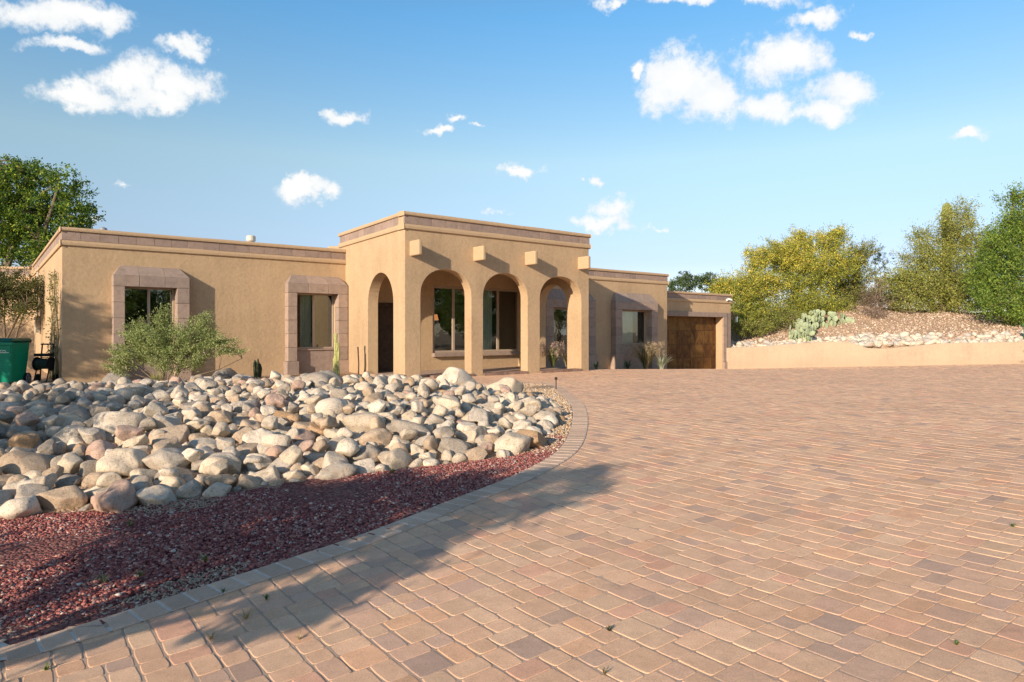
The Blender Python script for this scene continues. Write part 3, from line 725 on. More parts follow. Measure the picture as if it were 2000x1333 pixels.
def parapet(fr, t0, t1, ztop, e0=0.0, e1=0.0, off=0.0, d0=0.0):
    """coping, tiled band and moulding along the top of a wall; e0, e1 lengthen the trim past its ends"""
    q = 0.052 + off
    jit = [random.uniform(-0.006, 0.006) for _ in range(40)]
    def strip(z0, z1, out, name):
        m = MB(); n = max(2, int((t1 - t0 + e0 + e1) / 0.8)); a = t0 - e0; L = t1 + e1 - a; vs = []; fs = []
        for i in range(n + 1):
            t = a + L * i / n; w = random.uniform(-0.006, 0.006)
            for (d, z) in ((out * -1 + d0, z0), (out * -1 - 0.006 + w * 0.5 + d0, (z0 + z1) / 2), (-out + 0.012 + d0, z1 + w), (0.30 + d0, z1 + w), (0.30 + d0, z0)): vs.append(fr.p(t, d, z))
        for i in range(n):
            for j in range(5): fs.append((i * 5 + j, (i + 1) * 5 + j, (i + 1) * 5 + (j + 1) % 5, i * 5 + (j + 1) % 5))
        fs += [tuple(range(5))[::-1], tuple(n * 5 + j for j in range(5))]
        m.add(vs, fs); m.build(name, M['stucco_trim'], house, bevel=0.014)
    strip(ztop - 0.11, ztop, q + 0.012, 'coping')
    strip(ztop - 0.50, ztop - 0.352, q, 'moulding')
    L = t1 + e1 * 0.4 - (t0 - e0 * 0.4); n = max(1, round(L / 0.455)); w = L / n
    for i in range(n):
        a = t0 - e0 * 0.4 + i * w + 0.004; b = a + w - 0.008; o_ = 0.018 + off + random.uniform(-0.003, 0.003)
        MB().hexa(fr.hexa(a, b, -o_ + d0, 0.05 + d0, ztop - 0.349, ztop - 0.113)).build('parapet_tile', M['tile'], house, bevel=0.006)

def window(fr, d, t0, t1, z0, z1, mull, fw=0.055, curtains=()):
    m = MB(); dd0, dd1 = d, d + 0.07
    m.hexa(fr.hexa(t0, t0 + fw, dd0, dd1, z0, z1)); m.hexa(fr.hexa(t1 - fw, t1, dd0, dd1, z0, z1))
    m.hexa(fr.hexa(t0 + fw, t1 - fw, dd0, dd1, z0, z0 + fw)); m.hexa(fr.hexa(t0 + fw, t1 - fw, dd0, dd1, z1 - fw, z1))
    if mull: m.hexa(fr.hexa(mull - fw * 0.65, mull + fw * 0.65, dd0 + 0.004, dd1 - 0.004, z0 + fw, z1 - fw))
    w = m.build('window', M['frame'], house, bevel=0.006)
    spans = [(t0 + fw, mull - fw * 0.65), (mull + fw * 0.65, t1 - fw)] if mull else [(t0 + fw, t1 - fw)]
    for k, (a, b) in enumerate(spans):
        tl = random.uniform(-0.004, 0.004)
        MB().add([fr.p(a, d + 0.035 + tl, z0 + fw), fr.p(b, d + 0.035 - tl, z0 + fw), fr.p(b, d + 0.035 - tl, z1 - fw), fr.p(a, d + 0.035 + tl, z1 - fw)], [(0, 1, 2, 3)]).build('pane', M['glass'], w)
    for (a, b, mat) in curtains:
        vs, fs = [], []; n = 28
        for i in range(n + 1):
            t = a + (b - a) * i / n; dd = d + 0.16 + 0.03 * math.sin(i * 1.45) + 0.01 * math.sin(i * 3.1)
            vs += [fr.p(t, dd, z0 - 0.02), fr.p(t, dd, z1 + 0.02)]
            if i: fs.append((2 * i - 2, 2 * i, 2 * i + 1, 2 * i - 1))
        MB().add(vs, fs).build('curtain', mat, w, smooth=True)
    return w
def surround(fr, d, L0, L1, O0, O1, zo0, zo1, z1, z2, ch, zbase=-0.3, prot=0.30):
    """deep stone surround: legs of blocks to the ground, lintel, sloping hood, recessed panel below the window"""
    pan = MB().hexa(fr.hexa(O0 + 0.003, O1 - 0.003, d - 0.10, d - 0.002, zbase, zo0)).build('window_surround', M['stone'], house, bevel=0.01)
    f0 = d - prot; jn = 0.0022
    def blk(a, b, c0, c1, z_0, z_1, o=0.0):
        MB().hexa(fr.hexa(a + jn, b - jn, c0 - o, c1, z_0 + jn, z_1 - jn)).build('stone_block', M['stone'], pan, bevel=0.012)
    hts = [0.42, 0.42 + (zo1 - 0.42) * 0.2, 0.42 + (zo1 - 0.42) * 0.4, 0.42 + (zo1 - 0.42) * 0.6, 0.42 + (zo1 - 0.42) * 0.8, zo1]
    for (a, b) in ((L0, O0), (O1, L1)):
        blk(a - 0.045, b + 0.045, f0 - 0.045, d - 0.003, zbase, hts[0])
        for za, zb in zip(hts[:-1], hts[1:]): blk(a, b, f0, d - 0.003, za, zb, random.uniform(-0.003, 0.003))
    n = 3
    for i in range(n): blk(L0 + (L1 - L0) * i / n, L0 + (L1 - L0) * (i + 1) / n, f0, d - 0.003, zo1, z1, random.uniform(-0.002, 0.002))
    cuts = [(L0, L0 + ch), None, None, (L1, L1 - ch)]
    xs = [L0 + (L1 - L0) * i / 3 for i in range(4)]; back = d - 0.003
    for i in range(3):
        a, b = xs[i] + jn, xs[i + 1] - jn; at = max(a, L0 + ch); bt = min(b, L1 - ch)
        MB().add([fr.p(a, f0, z1), fr.p(b, f0, z1), fr.p(b, back, z1), fr.p(a, back, z1), fr.p(at, back, z2), fr.p(bt, back, z2)],
                 [(3, 2, 1, 0), (0, 1, 5, 4), (1, 2, 5), (3, 0, 4), (2, 3, 4, 5)]).build('hood_block', M['stone'], pan, bevel=0.008)
    # window board and sill
    MB().hexa(fr.hexa(O0 + 0.004, O1 - 0.004, d - 0.14, d + 0.08, zo0 + 0.001, zo0 + 0.05)).build('sill', M['stone'], pan, bevel=0.01)

# ---- left wing
dB = (FL.o - FB.o).dot(WW) * -1
tLe = FL.tpx(690) + 0.35
def lw(px, d=0.0): return FL.tpx(px, d)
wins = []
for (Lp, Rp, Op, Qp) in ((221, 371, 244.5, 346), (562.5, 680, 581, 661)):
    L0, L1, O0, O1 = lw(Lp, -0.3), lw(Rp, -0.3), lw(Op, -0.3), lw(Qp, -0.3); wins.append((L0, L1, O0, O1))
holes = [rect(O0 - 0.02, O1 + 0.02, 0.80, 2.66) for (_, _, O0, O1) in wins]
wallp('wall', FL, rect(0, tLe, ZF, ZL - 0.03), holes, 0.0, 0.28, M['stucco'])
for k, (L0, L1, O0, O1) in enumerate(wins):
    surround(FL, 0.0, L0, L1, O0, O1, 0.76, 2.64, 2.95, 3.24, 0.22)
    mid = (O0 + O1) / 2
    cur = [(O0 + 0.30, mid - 0.02, M['curtain'])] if k == 1 else []
    window(FL, 0.10, O0 - 0.015, O1 + 0.015, 0.81, 2.655, mid, curtains=cur)
parapet(FL, 0, tLe - 0.25, ZL, e0=0.05)
# side wall and the wing set back behind it
LS = 13.0
wallp('wall', FLS, rect(0.285, LS, ZF, ZL - 0.033), [], 0.0, 0.28, M['stucco'], bevel=0.02)
parapet(FLS, 0.31, LS - 0.3, ZL - 0.002, off=-0.004)
q0 = FLS.p(LS, 0, 0); FK = Fr((q0[0] + 0.25, q0[1] - 0.1), (-0.995, -0.10), (-0.10, 0.995))
wallp('wall', FK, rect(0, 12, ZF, ZL - 0.13), [], 0.0, 0.28, M['stucco'])
parapet(FK, 0.3, 12, ZL - 0.10)
# roofs
def prism(name, pts, z0, z1, mat, parent=house):
    n = len(pts); vs = [(x, y, z0) for x, y in pts] + [(x, y, z1) for x, y in pts]
    fs = [tuple(range(n))[::-1], tuple(range(n, 2 * n))] + [(i, (i + 1) % n, n + (i + 1) % n, n + i) for i in range(n)]
    return MB().add(vs, fs).build(name, mat, parent)
def xy(fr, t, d): return fr.p(t, d, 0)[:2]
prism('roof', [xy(FL, 0.2, 0.15), xy(FL, tLe + 0.2, 0.15), xy(FL, tLe + 0.2, 10), xy(FLS, LS, 0.2)], ZL - 0.75, ZL - 0.6, M['roof'])
# ---- entry block
pt = lambda px, d=0.0: FB.tpx(px, d)
# arches: read as (left px, right px, apex px row)
archs = []
for a, b, py in ((822, 920, 527), (944, 1030, 534.5), (1055, 1135, 541)):
    t0, t1 = pt(a), pt(b); zt = FB.zpx((a + b) / 2, py); archs.append(arch(t0, t1, 0.03, zt, zt - 0.78, 22, 2.15))
wallp('wall', FB, rect(0, TB, ZF, ZB - 0.03), archs, 0.0, 0.36, M['stucco'], bevel=0.035)
sp = lambda px: FBS.tpx(px)
s0, s1 = sp(768), sp(718)
zt = FBS.zpx(743, 533)
LBS = 5.3
wallp('wall', FBS, rect(0.362, LBS, ZF, ZB - 0.033), [arch(s0, s1, 0.03, zt, zt - 0.95, 22, 2.0)], 0.0, 0.36, M['stucco'], bevel=0.03)
wallp('wall', FBR, rect(0.362, PB + 0.2, ZF, ZB - 0.033), [arch(FBR.tpx(1121), FBR.tpx(1066), 0.03, 3.12, 2.35, 22, 2.0)], 0.0, 0.36, M['stucco'])
parapet(FB, 0, TB, ZB, e0=0.05, e1=0.05)
parapet(FBS, 0.31, LBS, ZB - 0.002, off=-0.004)
parapet(FBR, 0.31, PB + 1.5, ZB - 0.002, off=-0.004)
prism('roof', [xy(FB, 0.25, 0.15), xy(FB, TB - 0.2, 0.15), xy(FB, TB - 0.2, 8), xy(FBS, LBS + 3.5, 0.2)], ZB - 0.85, ZB - 0.7, M['roof'])
prism('porch_ceiling', [xy(FB, 0.3, 0.3), xy(FB, TB - 0.3, 0.3), xy(FB, TB - 0.3, PB + 0.1), xy(FBS, LBS - 1.3, 0.3)], 3.75, 3.85, M['stucco'])
# beams
for ex in (825.5, 950, 1051, 1154):
    t1 = FB.tpx(ex, -0.5); zt = FB.zpx(ex, 0, 0); 
    b = MB().hexa(FB.hexa(t1 - 0.13, t1, -0.5, 0.05, 3.545, 3.985)).build('beam', M['stucco_trim'], house, bevel=0.035)
# porch floor and brick edging in the arches
prism('porch_floor', [xy(FB, 0.05, 0.05), xy(FB, TB - 0.05, 0.05), xy(FB, TB - 0.05, PB - 0.02), xy(FBS, LBS - 1.6, 0.05)], -0.3, 0.035, M['sand'])
def brick_row(fr, t0, t1, d0, d1, z0, z1, w=0.105):
    n = int((t1 - t0) / w); w = (t1 - t0) / n
    for i in range(n):
        c = np.array((0.26, 0.17, 0.13)) * random.uniform(0.75, 1.2)
        vs = fr.hexa(t0 + i * w + 0.004, t0 + (i + 1) * w - 0.004, d0 + random.uniform(-0.004, 0.004), d1, z0, z1 + random.uniform(-0.003, 0.003))
        link('brick', mk('brick', vs, [(3, 2, 1, 0), (4, 5, 6, 7), (0, 1, 5, 4), (1, 2, 6, 5), (2, 3, 7, 6), (3, 0, 4, 7)], M['brick'], cols=c), house)
for a, b in ((845, 926), (944, 1030), (1055, 1135)): brick_row(FB, pt(a) + 0.01, pt(b) - 0.01, -0.04, 0.33, -0.05, 0.085)
# ---- right wing, behind the porch and on to the right
tW1 = FB.tpx(1303, PB)
zoR0, zoR1 = 0.78, 2.36
def rw(px, d=PB - 0.3): return FB.tpx(px, d)
L0, L1, O0, O1 = rw(1203), rw(1285), rw(1216), rw(1273.5); wd = L1 - L0
w4 = (L0, L1, O0, O1); e1 = rw(1164); w3 = (e1 - wd, e1, e1 - wd + (O0 - L0), e1 - (L1 - O1))
t5a, t5b = FB.tpx(846, PB), FB.tpx(929, PB); t6a, t6b = FB.tpx(936, PB), FB.tpx(1018, PB)
z5a, z5b = 0.62, 3.02
tdoor = FB.tpx(722, PB + 0.02)
holes = [rect(w4[2] - 0.02, w4[3] + 0.02, zoR0 + 0.03, zoR1), rect(w3[2] - 0.02, w3[3] + 0.02, zoR0 + 0.03, zoR1), rect(t5a, t5b, z5a, z5b), rect(t6a, t6b, z5a, z5b)]
wallp('wall', FB, rect(0.42, tW1, ZF, ZR - 0.03), holes, PB, PB + 0.28, M['stucco'], bevel=0.02)
for (L0, L1, O0, O1) in (w3, w4):
    surround(FB, PB, L0, L1, O0, O1, zoR0, zoR1, 2.70, 3.13, 0.24, zbase=-0.7)
window(FB, PB + 0.10, w4[2] - 0.015, w4[3] + 0.015, zoR0 + 0.035, zoR1 - 0.005, None, curtains=[(w4[2] + 0.45, w4[2] + 1.3, M['curtain_teal'])])
window(FB, PB + 0.10, w3[2] - 0.015, w3[3] + 0.015, zoR0 + 0.035, zoR1 - 0.005, None)
window(FB, PB + 0.05, t5a + 0.003, t5b - 0.003, z5a + 0.003, z5b - 0.003, FB.tpx(887.5, PB), fw=0.08)
window(FB, PB + 0.05, t6a + 0.003, t6b - 0.003, z5a + 0.003, z5b - 0.003, FB.tpx(974.5, PB), fw=0.08, curtains=[(t6a + 0.05, t6a + 0.75, M['curtain_teal'])])
for a, b in ((t5a, t5b), (t6a, t6b)):
    MB().hexa(FB.hexa(a - 0.05, b + 0.03, PB - 0.16, PB + 0.04, z5a - 0.14, z5a + 0.002)).build('sill', M['stone'], house, bevel=0.02)
parapet(FB, TB - 0.2, tW1, ZR, e1=0.05, d0=PB)
prism('roof', [xy(FB, 0.7, PB + 0.1), xy(FB, tW1 - 0.15, PB + 0.1), xy(FB, tW1 - 0.15, PB + 9), xy(FB, 0.7, PB + 9)], ZR - 0.75, ZR - 0.6, M['roof'])
# entry door at the left end of the porch
# return wall at the right end of the right wing
FRR = Fr(FB.o + UU * tW1 + WW * PB, WW, -UU)
wallp('wall', FRR, rect(0.285, 9, ZF, ZR - 0.033), [], 0.0, 0.28, M['stucco'])
parapet(FRR, 0.31, 9, ZR - 0.002, off=-0.004)
# ---- garage
PG = PB + 1.3
g0, g1 = FB.tpx(1298, PG), FB.tpx(1427, PG); go1 = FB.tpx(1411, PG); go0 = g0 + 0.1
zgo = FB.zpx(1350, 618.5, PG)
wallp('wall', FB, rect(g0 - 1.5, g1, -1.2, ZG - 0.03), [rect(go0 - 0.9, go1, -1.1, zgo)], PG, PG + 0.5, M['stucco'])
parapet(FB, g0 - 1.5, g1, ZG, e1=0.05, d0=PG)
FGR = Fr(FB.o + UU * g1 + WW * PG, WW, -UU)
wallp('wall', FGR, rect(0.505, 8, -1.2, ZG - 0.033), [], 0.0, 0.28, M['stucco']); parapet(FGR, 0.31, 8, ZG - 0.002, off=-0.004)
prism('roof', [xy(FB, g0 - 1.4, PG + 0.2), xy(FB, g1 - 0.15, PG + 0.2), xy(FB, g1 - 0.15, PG + 8), xy(FB, g0 - 1.4, PG + 8)], ZG - 0.7, ZG - 0.6, M['roof'])
trim = MB().hexa(FB.hexa(go0 - 0.9, go1 + 0.36, PG - 0.07, PG - 0.002, zgo, zgo + 0.24)).build('door_surround', M['stone'], house, bevel=0.012)
for k in range(5):
    za = -0.25 + (zgo + 0.25) * k / 5; zb = -0.25 + (zgo + 0.25) * (k + 1) / 5
    MB().hexa(FB.hexa(go1 + 0.003, go1 + 0.36, PG - 0.07, PG - 0.002, za + 0.004, zb - 0.004)).build('stone_block', M['stone'], trim, bevel=0.01)
MB().hexa(FB.hexa(go1 + 0.003, go1 + 0.42, PG - 0.13, PG - 0.002, -1.1, -0.255)).build('stone_block', M['stone'], trim, bevel=0.012)
MB().hexa(FB.hexa(go1 + 0.365, g1 - 0.01, PG - 0.02, PG - 0.001, -1.1, zgo + 0.24)).build('stone_block', M['stone'], trim)
gd = MB().hexa(FB.hexa(go0 - 0.88, go1 - 0.02, PG + 0.42, PG + 0.46, -1.1, zgo - 0.002)).build('garage_door', M['dark_metal'], house)
nr, ncn = 4, 5; zd0 = -0.72; W0 = go0 - 0.85
for i in range(nr):
    for j in range(ncn):
        a = W0 + (go1 - 0.03 - W0) * j / ncn; b = W0 + (go1 - 0.03 - W0) * (j + 1) / ncn
        za = zd0 + (zgo - 0.01 - zd0) * i / nr; zb = zd0 + (zgo - 0.01 - zd0) * (i + 1) / nr
        MB().hexa(FB.hexa(a + 0.008, b - 0.008, PG + 0.40 + random.uniform(-0.004, 0.004), PG + 0.425, za + 0.010, zb - 0.010)).build('panel', M['patina'], gd, bevel=0.005)
# back walls close the house
wallp('wall', FB, rect(-1.5, g1, ZF, ZG - 0.6), [], 12.0, 12.2, M['stucco'])
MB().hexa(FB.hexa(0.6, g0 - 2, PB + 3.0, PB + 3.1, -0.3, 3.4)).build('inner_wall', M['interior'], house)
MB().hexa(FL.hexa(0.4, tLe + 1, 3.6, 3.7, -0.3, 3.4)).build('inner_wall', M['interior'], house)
# carved entry door inside the porch, seen through the side arch
da = FB.tpx(733, PB - 0.06); 
dr = MB().hexa(FB.hexa(da, da + 1.35, PB - 0.07, PB - 0.004, 0.0, 2.35)).build('entry_door', M['wood'], house, bevel=0.01)
for i in range(2):
    for j in range(3):
        MB().hexa(FB.hexa(da + 0.12 + i * 0.6, da + 0.62 + i * 0.6, PB - 0.095, PB - 0.068, 0.15 + j * 0.72, 0.75 + j * 0.72)).build('door_panel', M['wood'], dr, bevel=0.012)
# roof things
q = (490 - 1000) / F
ys = 25.0; vp = thing('roof_vent', 'round capped flue pipe standing on the left wing roof', 'vent', (q * ys, ys, 3.5))
vpm = MB().tube([(0, 0, 0), (0, 0, EYE + (650 - 462) / F * ys - 3.5)], 0.105, 14).build('pipe', M['pipe'], vp)
MB().tube([(0, 0, 1.17), (0, 0, 1.21), (0, 0, 1.37), (0, 0, 1.40)], [0.12, 0.165, 0.165, 0.13], 16).build('cap', M['pipe'], vp)
for px, py, yy, w in ((655, 481, 28, 0.62), (524, 478, 30, 1.5)):
    x = (px - 1000) / F * yy; z = EYE + (650 - py) / F * yy
    MB().box(x - w / 2, x + w / 2, yy, yy + 0.9, 3.4, z).build('roof_curb', M['stucco_trim'], house, bevel=0.03)
yy = 24.0; x = (202 - 1000) / F * yy; sk = MB(); n = 10
sk.tube([(x, yy, 3.4), (x, yy, 4.9), (x, yy, 5.02), (x, yy, 5.06)], [0.16, 0.16, 0.11, 0.02], 12)
sk.build('roof_vent', plain('grey_metal', (0.3, 0.31, 0.32), 0.5, 0.3), None, smooth=False, label='small grey dome vent just above the left wing parapet', category='vent')

# ------------------------------------------------------------------ retaining wall
rv, rf = [], []
prof = [(1425, 680), (1500, 676), (1560, 671), (1600, 668.5), (1650, 667.5), (1672, 672), (1692, 680.5), (1730, 681), (1775, 677), (1840, 671), (1990, 668), (2200, 660)]
nseg = 60
for i in range(nseg + 1):
    x = 11.75 + (36 - 11.75) * i / nseg; y = float(wall_y(x)); px = 1000 + x / y * F
    py = np.interp(px, [p[0] for p in prof], [p[1] for p in prof]); zt = EYE + (650 - py) / F * y
    dx, dy = (0.968, -0.25); nn = Vector((-0.25, -0.968)).normalized()
    for (o_, z) in ((0.0, -1.4), (0.0, zt - 0.04), (-0.03, zt), (-0.24, zt), (-0.27, zt - 0.04), (-0.27, -1.4)): rv.append((x + nn.x * (o_ + 0.02), y + nn.y * (o_ + 0.02), z + random.uniform(-0.004, 0.004)))
    if i:
        for j in range(5): a = (i - 1) * 6 + j; rf.append((a, a + 6, a + 7, a + 1))
rf += [tuple(range(6)), tuple(nseg * 6 + j for j in range(5, -1, -1))]
MB().add(rv, rf).build('retaining_wall', M['wall_stucco'], None, smooth=False, label='low cream stucco retaining wall along the far edge of the driveway', category='wall')
# end pier of piled stone at the right end, half in shade
bx = 26.2; by = float(wall_y(bx)) - 0.4

# ------------------------------------------------------------------ plants
def foliage(name, centers, rads, nper, L, Wd, palette, weights, mat, parent, seed=0, up=0.0, droop=0.0, squash=1.0):
    r = np.random.default_rng(seed); centers = np.asarray(centers, float); n = len(centers)
    rads = np.broadcast_to(np.asarray(rads, float), (n,)); N = n * nper
    c = np.repeat(centers, nper, 0); rad = np.repeat(rads, nper)[:, None]
    off = r.normal(0, 0.5, (N, 3)) * rad; off[:, 2] *= squash
    if mat is M['needle'] and n > 40 and name == 'crown':
        ax_ = centers - centers.mean(0); ax_[:, 2] = np.abs(ax_[:, 2]) * 0.5 + 0.6 * np.abs(ax_).max() * 0.4; ax_ += r.normal(0, 0.4, ax_.shape) * np.abs(ax_).mean(); ax_ /= np.linalg.norm(ax_, axis=1)[:, None]
        A_ = np.repeat(ax_, nper, 0); off = off * 0.78 + A_ * (off * A_).sum(1)[:, None] * 1.5
    p = c + off
    d = r.normal(size=(N, 3)) + off / (rad + 1e-6) * 0.8; d[:, 2] += up; d /= np.linalg.norm(d, axis=1)[:, None]
    e = np.cross(d, r.normal(size=(N, 3))); e /= np.linalg.norm(e, axis=1)[:, None]
    gw, gl = (1.75, 1.15) if mat is M['needle'] else (1.0, 1.0)
    l = gl * L * r.uniform(0.6, 1.35, (N, 1)); w = gw * Wd * r.uniform(0.6, 1.3, (N, 1))
    q = np.stack([p - d * l / 2, p + e * w / 2 + d * l * 0.05, p + d * l / 2 - np.array([0, 0, droop]) * l, p - e * w / 2 + d * l * 0.05], 1).reshape(-1, 3)
    pal = np.array(palette); cw = np.array(weights, float); cw /= cw.sum()
    base = pal[r.choice(len(pal), N, p=cw)]; cl = np.repeat(r.normal(1, 0.13, (n, 1)), nper, 0)
    colr = np.clip(base * cl * r.normal(1, 0.14, (N, 1)), 0.005, 0.9)
    return link(name, mk_fast(name, q, np.arange(N * 4).reshape(-1, 4), 4, mat, cols=np.repeat(colr, 4, 0)), parent)
def clumps(blobs, n, r, shell=0.55):
    """points spread through ellipsoids (cx,cy,cz,rx,ry,rz), denser near the outside"""
    out = []
    vol = np.array([b[3] * b[4] * b[5] for b in blobs]) ** 0.75; vol /= vol.sum()
    for b, k in zip(blobs, r.multinomial(n, vol)):
        d = r.normal(size=(k, 3)); d /= np.linalg.norm(d, axis=1)[:, None]; rad = r.uniform(shell ** 3, 1, (k, 1)) ** (1 / 3)
        rad *= 1 + 0.30 * np.sin(5 * d[:, :1] + 3 * d[:, 2:3] + b[0]) * np.sin(4 * d[:, 1:2] + b[1])
        out.append(np.array(b[:3]) + d * rad * np.array(b[3:6]))
    return np.concatenate(out)
def plant(name, label, cat, base, blobs, nclump, nper, rc, L, Wd, palette, weights, trunk_r=0.12, stems=3, seed=1, mat='leaf', bark='bark', group=None,
          up=0.2, droop=0.0, shell=0.5, twigs=True, squash=0.8, extra=None):
    r = np.random.default_rng(seed); t = thing(name, label, cat, base, group)
    cl = clumps(blobs, nclump, r, shell); cl = cl[cl[:, 2] > 0.12]
    foliage('crown', cl, rc * r.uniform(0.6, 1.3, len(cl)), nper, L, Wd, palette, weights, M[mat], t, seed + 5, up, droop, squash)
    m = MB(); bc = np.array([b[:3] for b in blobs])
    forks = []
    hmin = min(b[2] - b[5] for b in blobs)
    for k in range(stems):
        tgt = bc[k % len(bc)] + r.normal(0, 0.1, 3); a = r.uniform(0, 6.28); s_ = 0.06 * trunk_r * 10
        p0 = np.array((math.cos(a) * s_, math.sin(a) * s_, -0.25)); p3 = tgt
        p1 = p0 * 0.6 + p3 * 0.35 + r.normal(0, 0.04, 3) * p3[2]; p1[2] = p3[2] * 0.35; p2 = p0 * 0.3 + p3 * 0.7 + r.normal(0, 0.03, 3) * p3[2]
        m.tube([p0, p1, p2, p3], [trunk_r, trunk_r * 0.75, trunk_r * 0.5, trunk_r * 0.3], 7); forks += [p1, p2, p3]
    if twigs:
        forks = np.array(forks); sel = cl[r.permutation(len(cl))[:min(len(cl), 240)]]
        for c in sel:
            i = np.argmin(np.linalg.norm(forks - c, axis=1) + 0.5 * np.maximum(0, forks[:, 2] - c[2])); f0 = forks[i]
            mid = (f0 + c) / 2 + r.normal(0, 0.06, 3) * np.linalg.norm(c - f0); mid[2] += 0.05
            m.tube([f0, mid, c], [trunk_r * 0.25, trunk_r * 0.16, trunk_r * 0.05], 4, cap=False)
    m.build('trunk', M[bark], t, smooth=True)
    if extra: extra(t, cl, r)
    return t
def blossoms(t, cl, r):
    k = cl[cl[:, 2] > np.quantile(cl[:, 2], 0.42)]; k = k[r.random(len(k)) < 0.48]
    foliage('blossoms', k + np.array((0, 0, 0.06)), 0.24, 34, 0.075, 0.034, [(0.74, 0.58, 0.10), (0.66, 0.58, 0.16), (0.55, 0.45, 0.08)], [3, 2, 1], M['needle'], t, 77, 0.3)
def at(px, y, dz=0.0):
    x = (px - 1000) / F * y; return (x, y, Gf(x, y) + dz)
def blob(base, px, py, dist, rx, ry, rz):
    """crown lobe in the plant's own coordinates"""
    x = (px - 1000) / F * dist; z = EYE + (650 - py) / F * dist
    return (x - base[0], dist - base[1], z - base[2], rx, ry, rz)
GREEN = [(0.045, 0.085, 0.018), (0.07, 0.12, 0.022), (0.11, 0.16, 0.03), (0.16, 0.20, 0.035), (0.03, 0.06, 0.02)]
# big tree behind the left wing
b0 = (-29.0, 38.0, -0.2)
plant('broadleaf_tree', 'big dense green tree rising behind the left end of the house', 'tree', b0,
      [blob(b0, 20, 400, 38, 2.6, 2.4, 2.2), blob(b0, 95, 430, 38, 2.0, 2.0, 1.8), blob(b0, 60, 345, 38, 1.3, 1.4, 0.9), blob(b0, 120, 360, 37, 1.1, 1.3, 0.9), blob(b0, 145, 425, 37, 0.9, 1.1, 1.0), blob(b0, 30, 480, 38, 2.6, 2.0, 1.3),
       blob(b0, -60, 400, 38, 2.6, 2.6, 2.8), blob(b0, 5, 330, 39, 1.3, 1.2, 0.9), blob(b0, 105, 490, 37, 1.4, 1.3, 0.8)],
      1150, 46, 0.34, 0.15, 0.085, [(0.05, 0.11, 0.03), (0.09, 0.17, 0.03), (0.18, 0.26, 0.035), (0.32, 0.36, 0.04)], [3, 4, 3, 2], 0.26, 6, 11, 'leaf', shell=0.35)
# small desert tree beside the bin, in front of the rear wing
b0 = (-17.6, 23.6, 0.0)
plant('mesquite_tree', 'low olive desert tree hanging over the green wheeled bin', 'tree', b0,
      [blob(b0, 10, 580, 23.5, 1.0, 0.9, 0.75), blob(b0, 45, 560, 23.5, 0.65, 0.8, 0.45), blob(b0, -40, 560, 23.5, 1.1, 1.0, 0.8), blob(b0, 60, 605, 23.4, 0.4, 0.5, 0.4)],
      360, 52, 0.2, 0.06, 0.022, [(0.09, 0.10, 0.03), (0.13, 0.14, 0.05), (0.06, 0.07, 0.025)], [3, 3, 2], 0.06, 4, 12, 'needle', shell=0.2)
# leafy bush by the first window
b0 = at(322, 16.9)
plant('bush', 'wide feathery green bush growing in front of the first left window', 'bush', b0,
      [blob(b0, 300, 660, 16.9, 0.75, 0.6, 0.42), blob(b0, 255, 690, 16.9, 0.45, 0.5, 0.32), blob(b0, 320, 628, 16.9, 0.22, 0.25, 0.36), blob(b0, 380, 660, 16.9, 0.62, 0.55, 0.40), blob(b0, 430, 678, 16.8, 0.38, 0.4, 0.26),
       blob(b0, 345, 700, 16.8, 0.8, 0.6, 0.34), blob(b0, 397, 632, 16.9, 0.18, 0.22, 0.25), blob(b0, 274, 642, 16.9, 0.16, 0.2, 0.26), blob(b0, 228, 715, 16.8, 0.25, 0.3, 0.2), blob(b0, 462, 688, 16.8, 0.16, 0.2, 0.08)],
      760, 46, 0.095, 0.046, 0.0105, [(0.26, 0.31, 0.11), (0.34, 0.39, 0.16), (0.15, 0.19, 0.07), (0.45, 0.47, 0.23)], [4, 3, 2, 1.2], 0.022, 12, 13, 'needle', shell=0.15, up=0.7)
def blades(name, label, cat, base, n, h, spread, w, pal, seed, mat='blade', group=None, heads=None, stiff=0.5):
    r = np.random.default_rng(seed); vs, fs, cs = [], [], []; hv = []
    for i in range(n):
        a = r.uniform(0, 6.28); ln = h * r.uniform(0.55, 1.1); out = spread * r.uniform(0.2, 1) ; b = np.array((math.cos(a), math.sin(a))); s_ = np.array((-b[1], b[0])) * w * r.uniform(0.6, 1.2) / 2
        root = b * r.uniform(0, 0.12) * spread; k = 5
        for j in range(k):
            t = j / (k - 1); xy_ = root + b * out * t ** 1.7; z = ln * (t - (1 - stiff) * 0.55 * t ** 2.6); ww = (1 - t) ** 0.6 if j < k - 1 else 0.05
            vs += [(xy_[0] + s_[0] * ww, xy_[1] + s_[1] * ww, z), (xy_[0] - s_[0] * ww, xy_[1] - s_[1] * ww, z)]
            if j: q = len(vs); fs.append((q - 4, q - 3, q - 1, q - 2))
        c = np.array(pal[r.integers(len(pal))]) * r.uniform(0.8, 1.2); cs.append(np.tile(c, (2 * k, 1)))
        if heads and r.random() < heads[0]: hv.append((xy_[0], xy_[1], z))
    t = thing(name, label, cat, base, group)
    link('leaves', mk_fast('leaves', np.array(vs), np.array(fs), 4, M[mat], cols=np.concatenate(cs)), t)
    if hv: foliage('plumes', hv, heads[2], 26, 0.035, 0.010, heads[1], [1] * len(heads[1]), M['needle'], t, seed + 1, 1.2, squash=2.0)
    return t
blades('grass_tuft', 'straw yellow grass tuft at the foot of the leafy bush', 'grass', at(305, 16.2), 160, 0.5, 0.28, 0.012, [(0.42, 0.40, 0.15), (0.30, 0.33, 0.10), (0.5, 0.44, 0.22)], 31)
x_, y_ = FB.p(pt(1095), 0.75, 0)[:2]
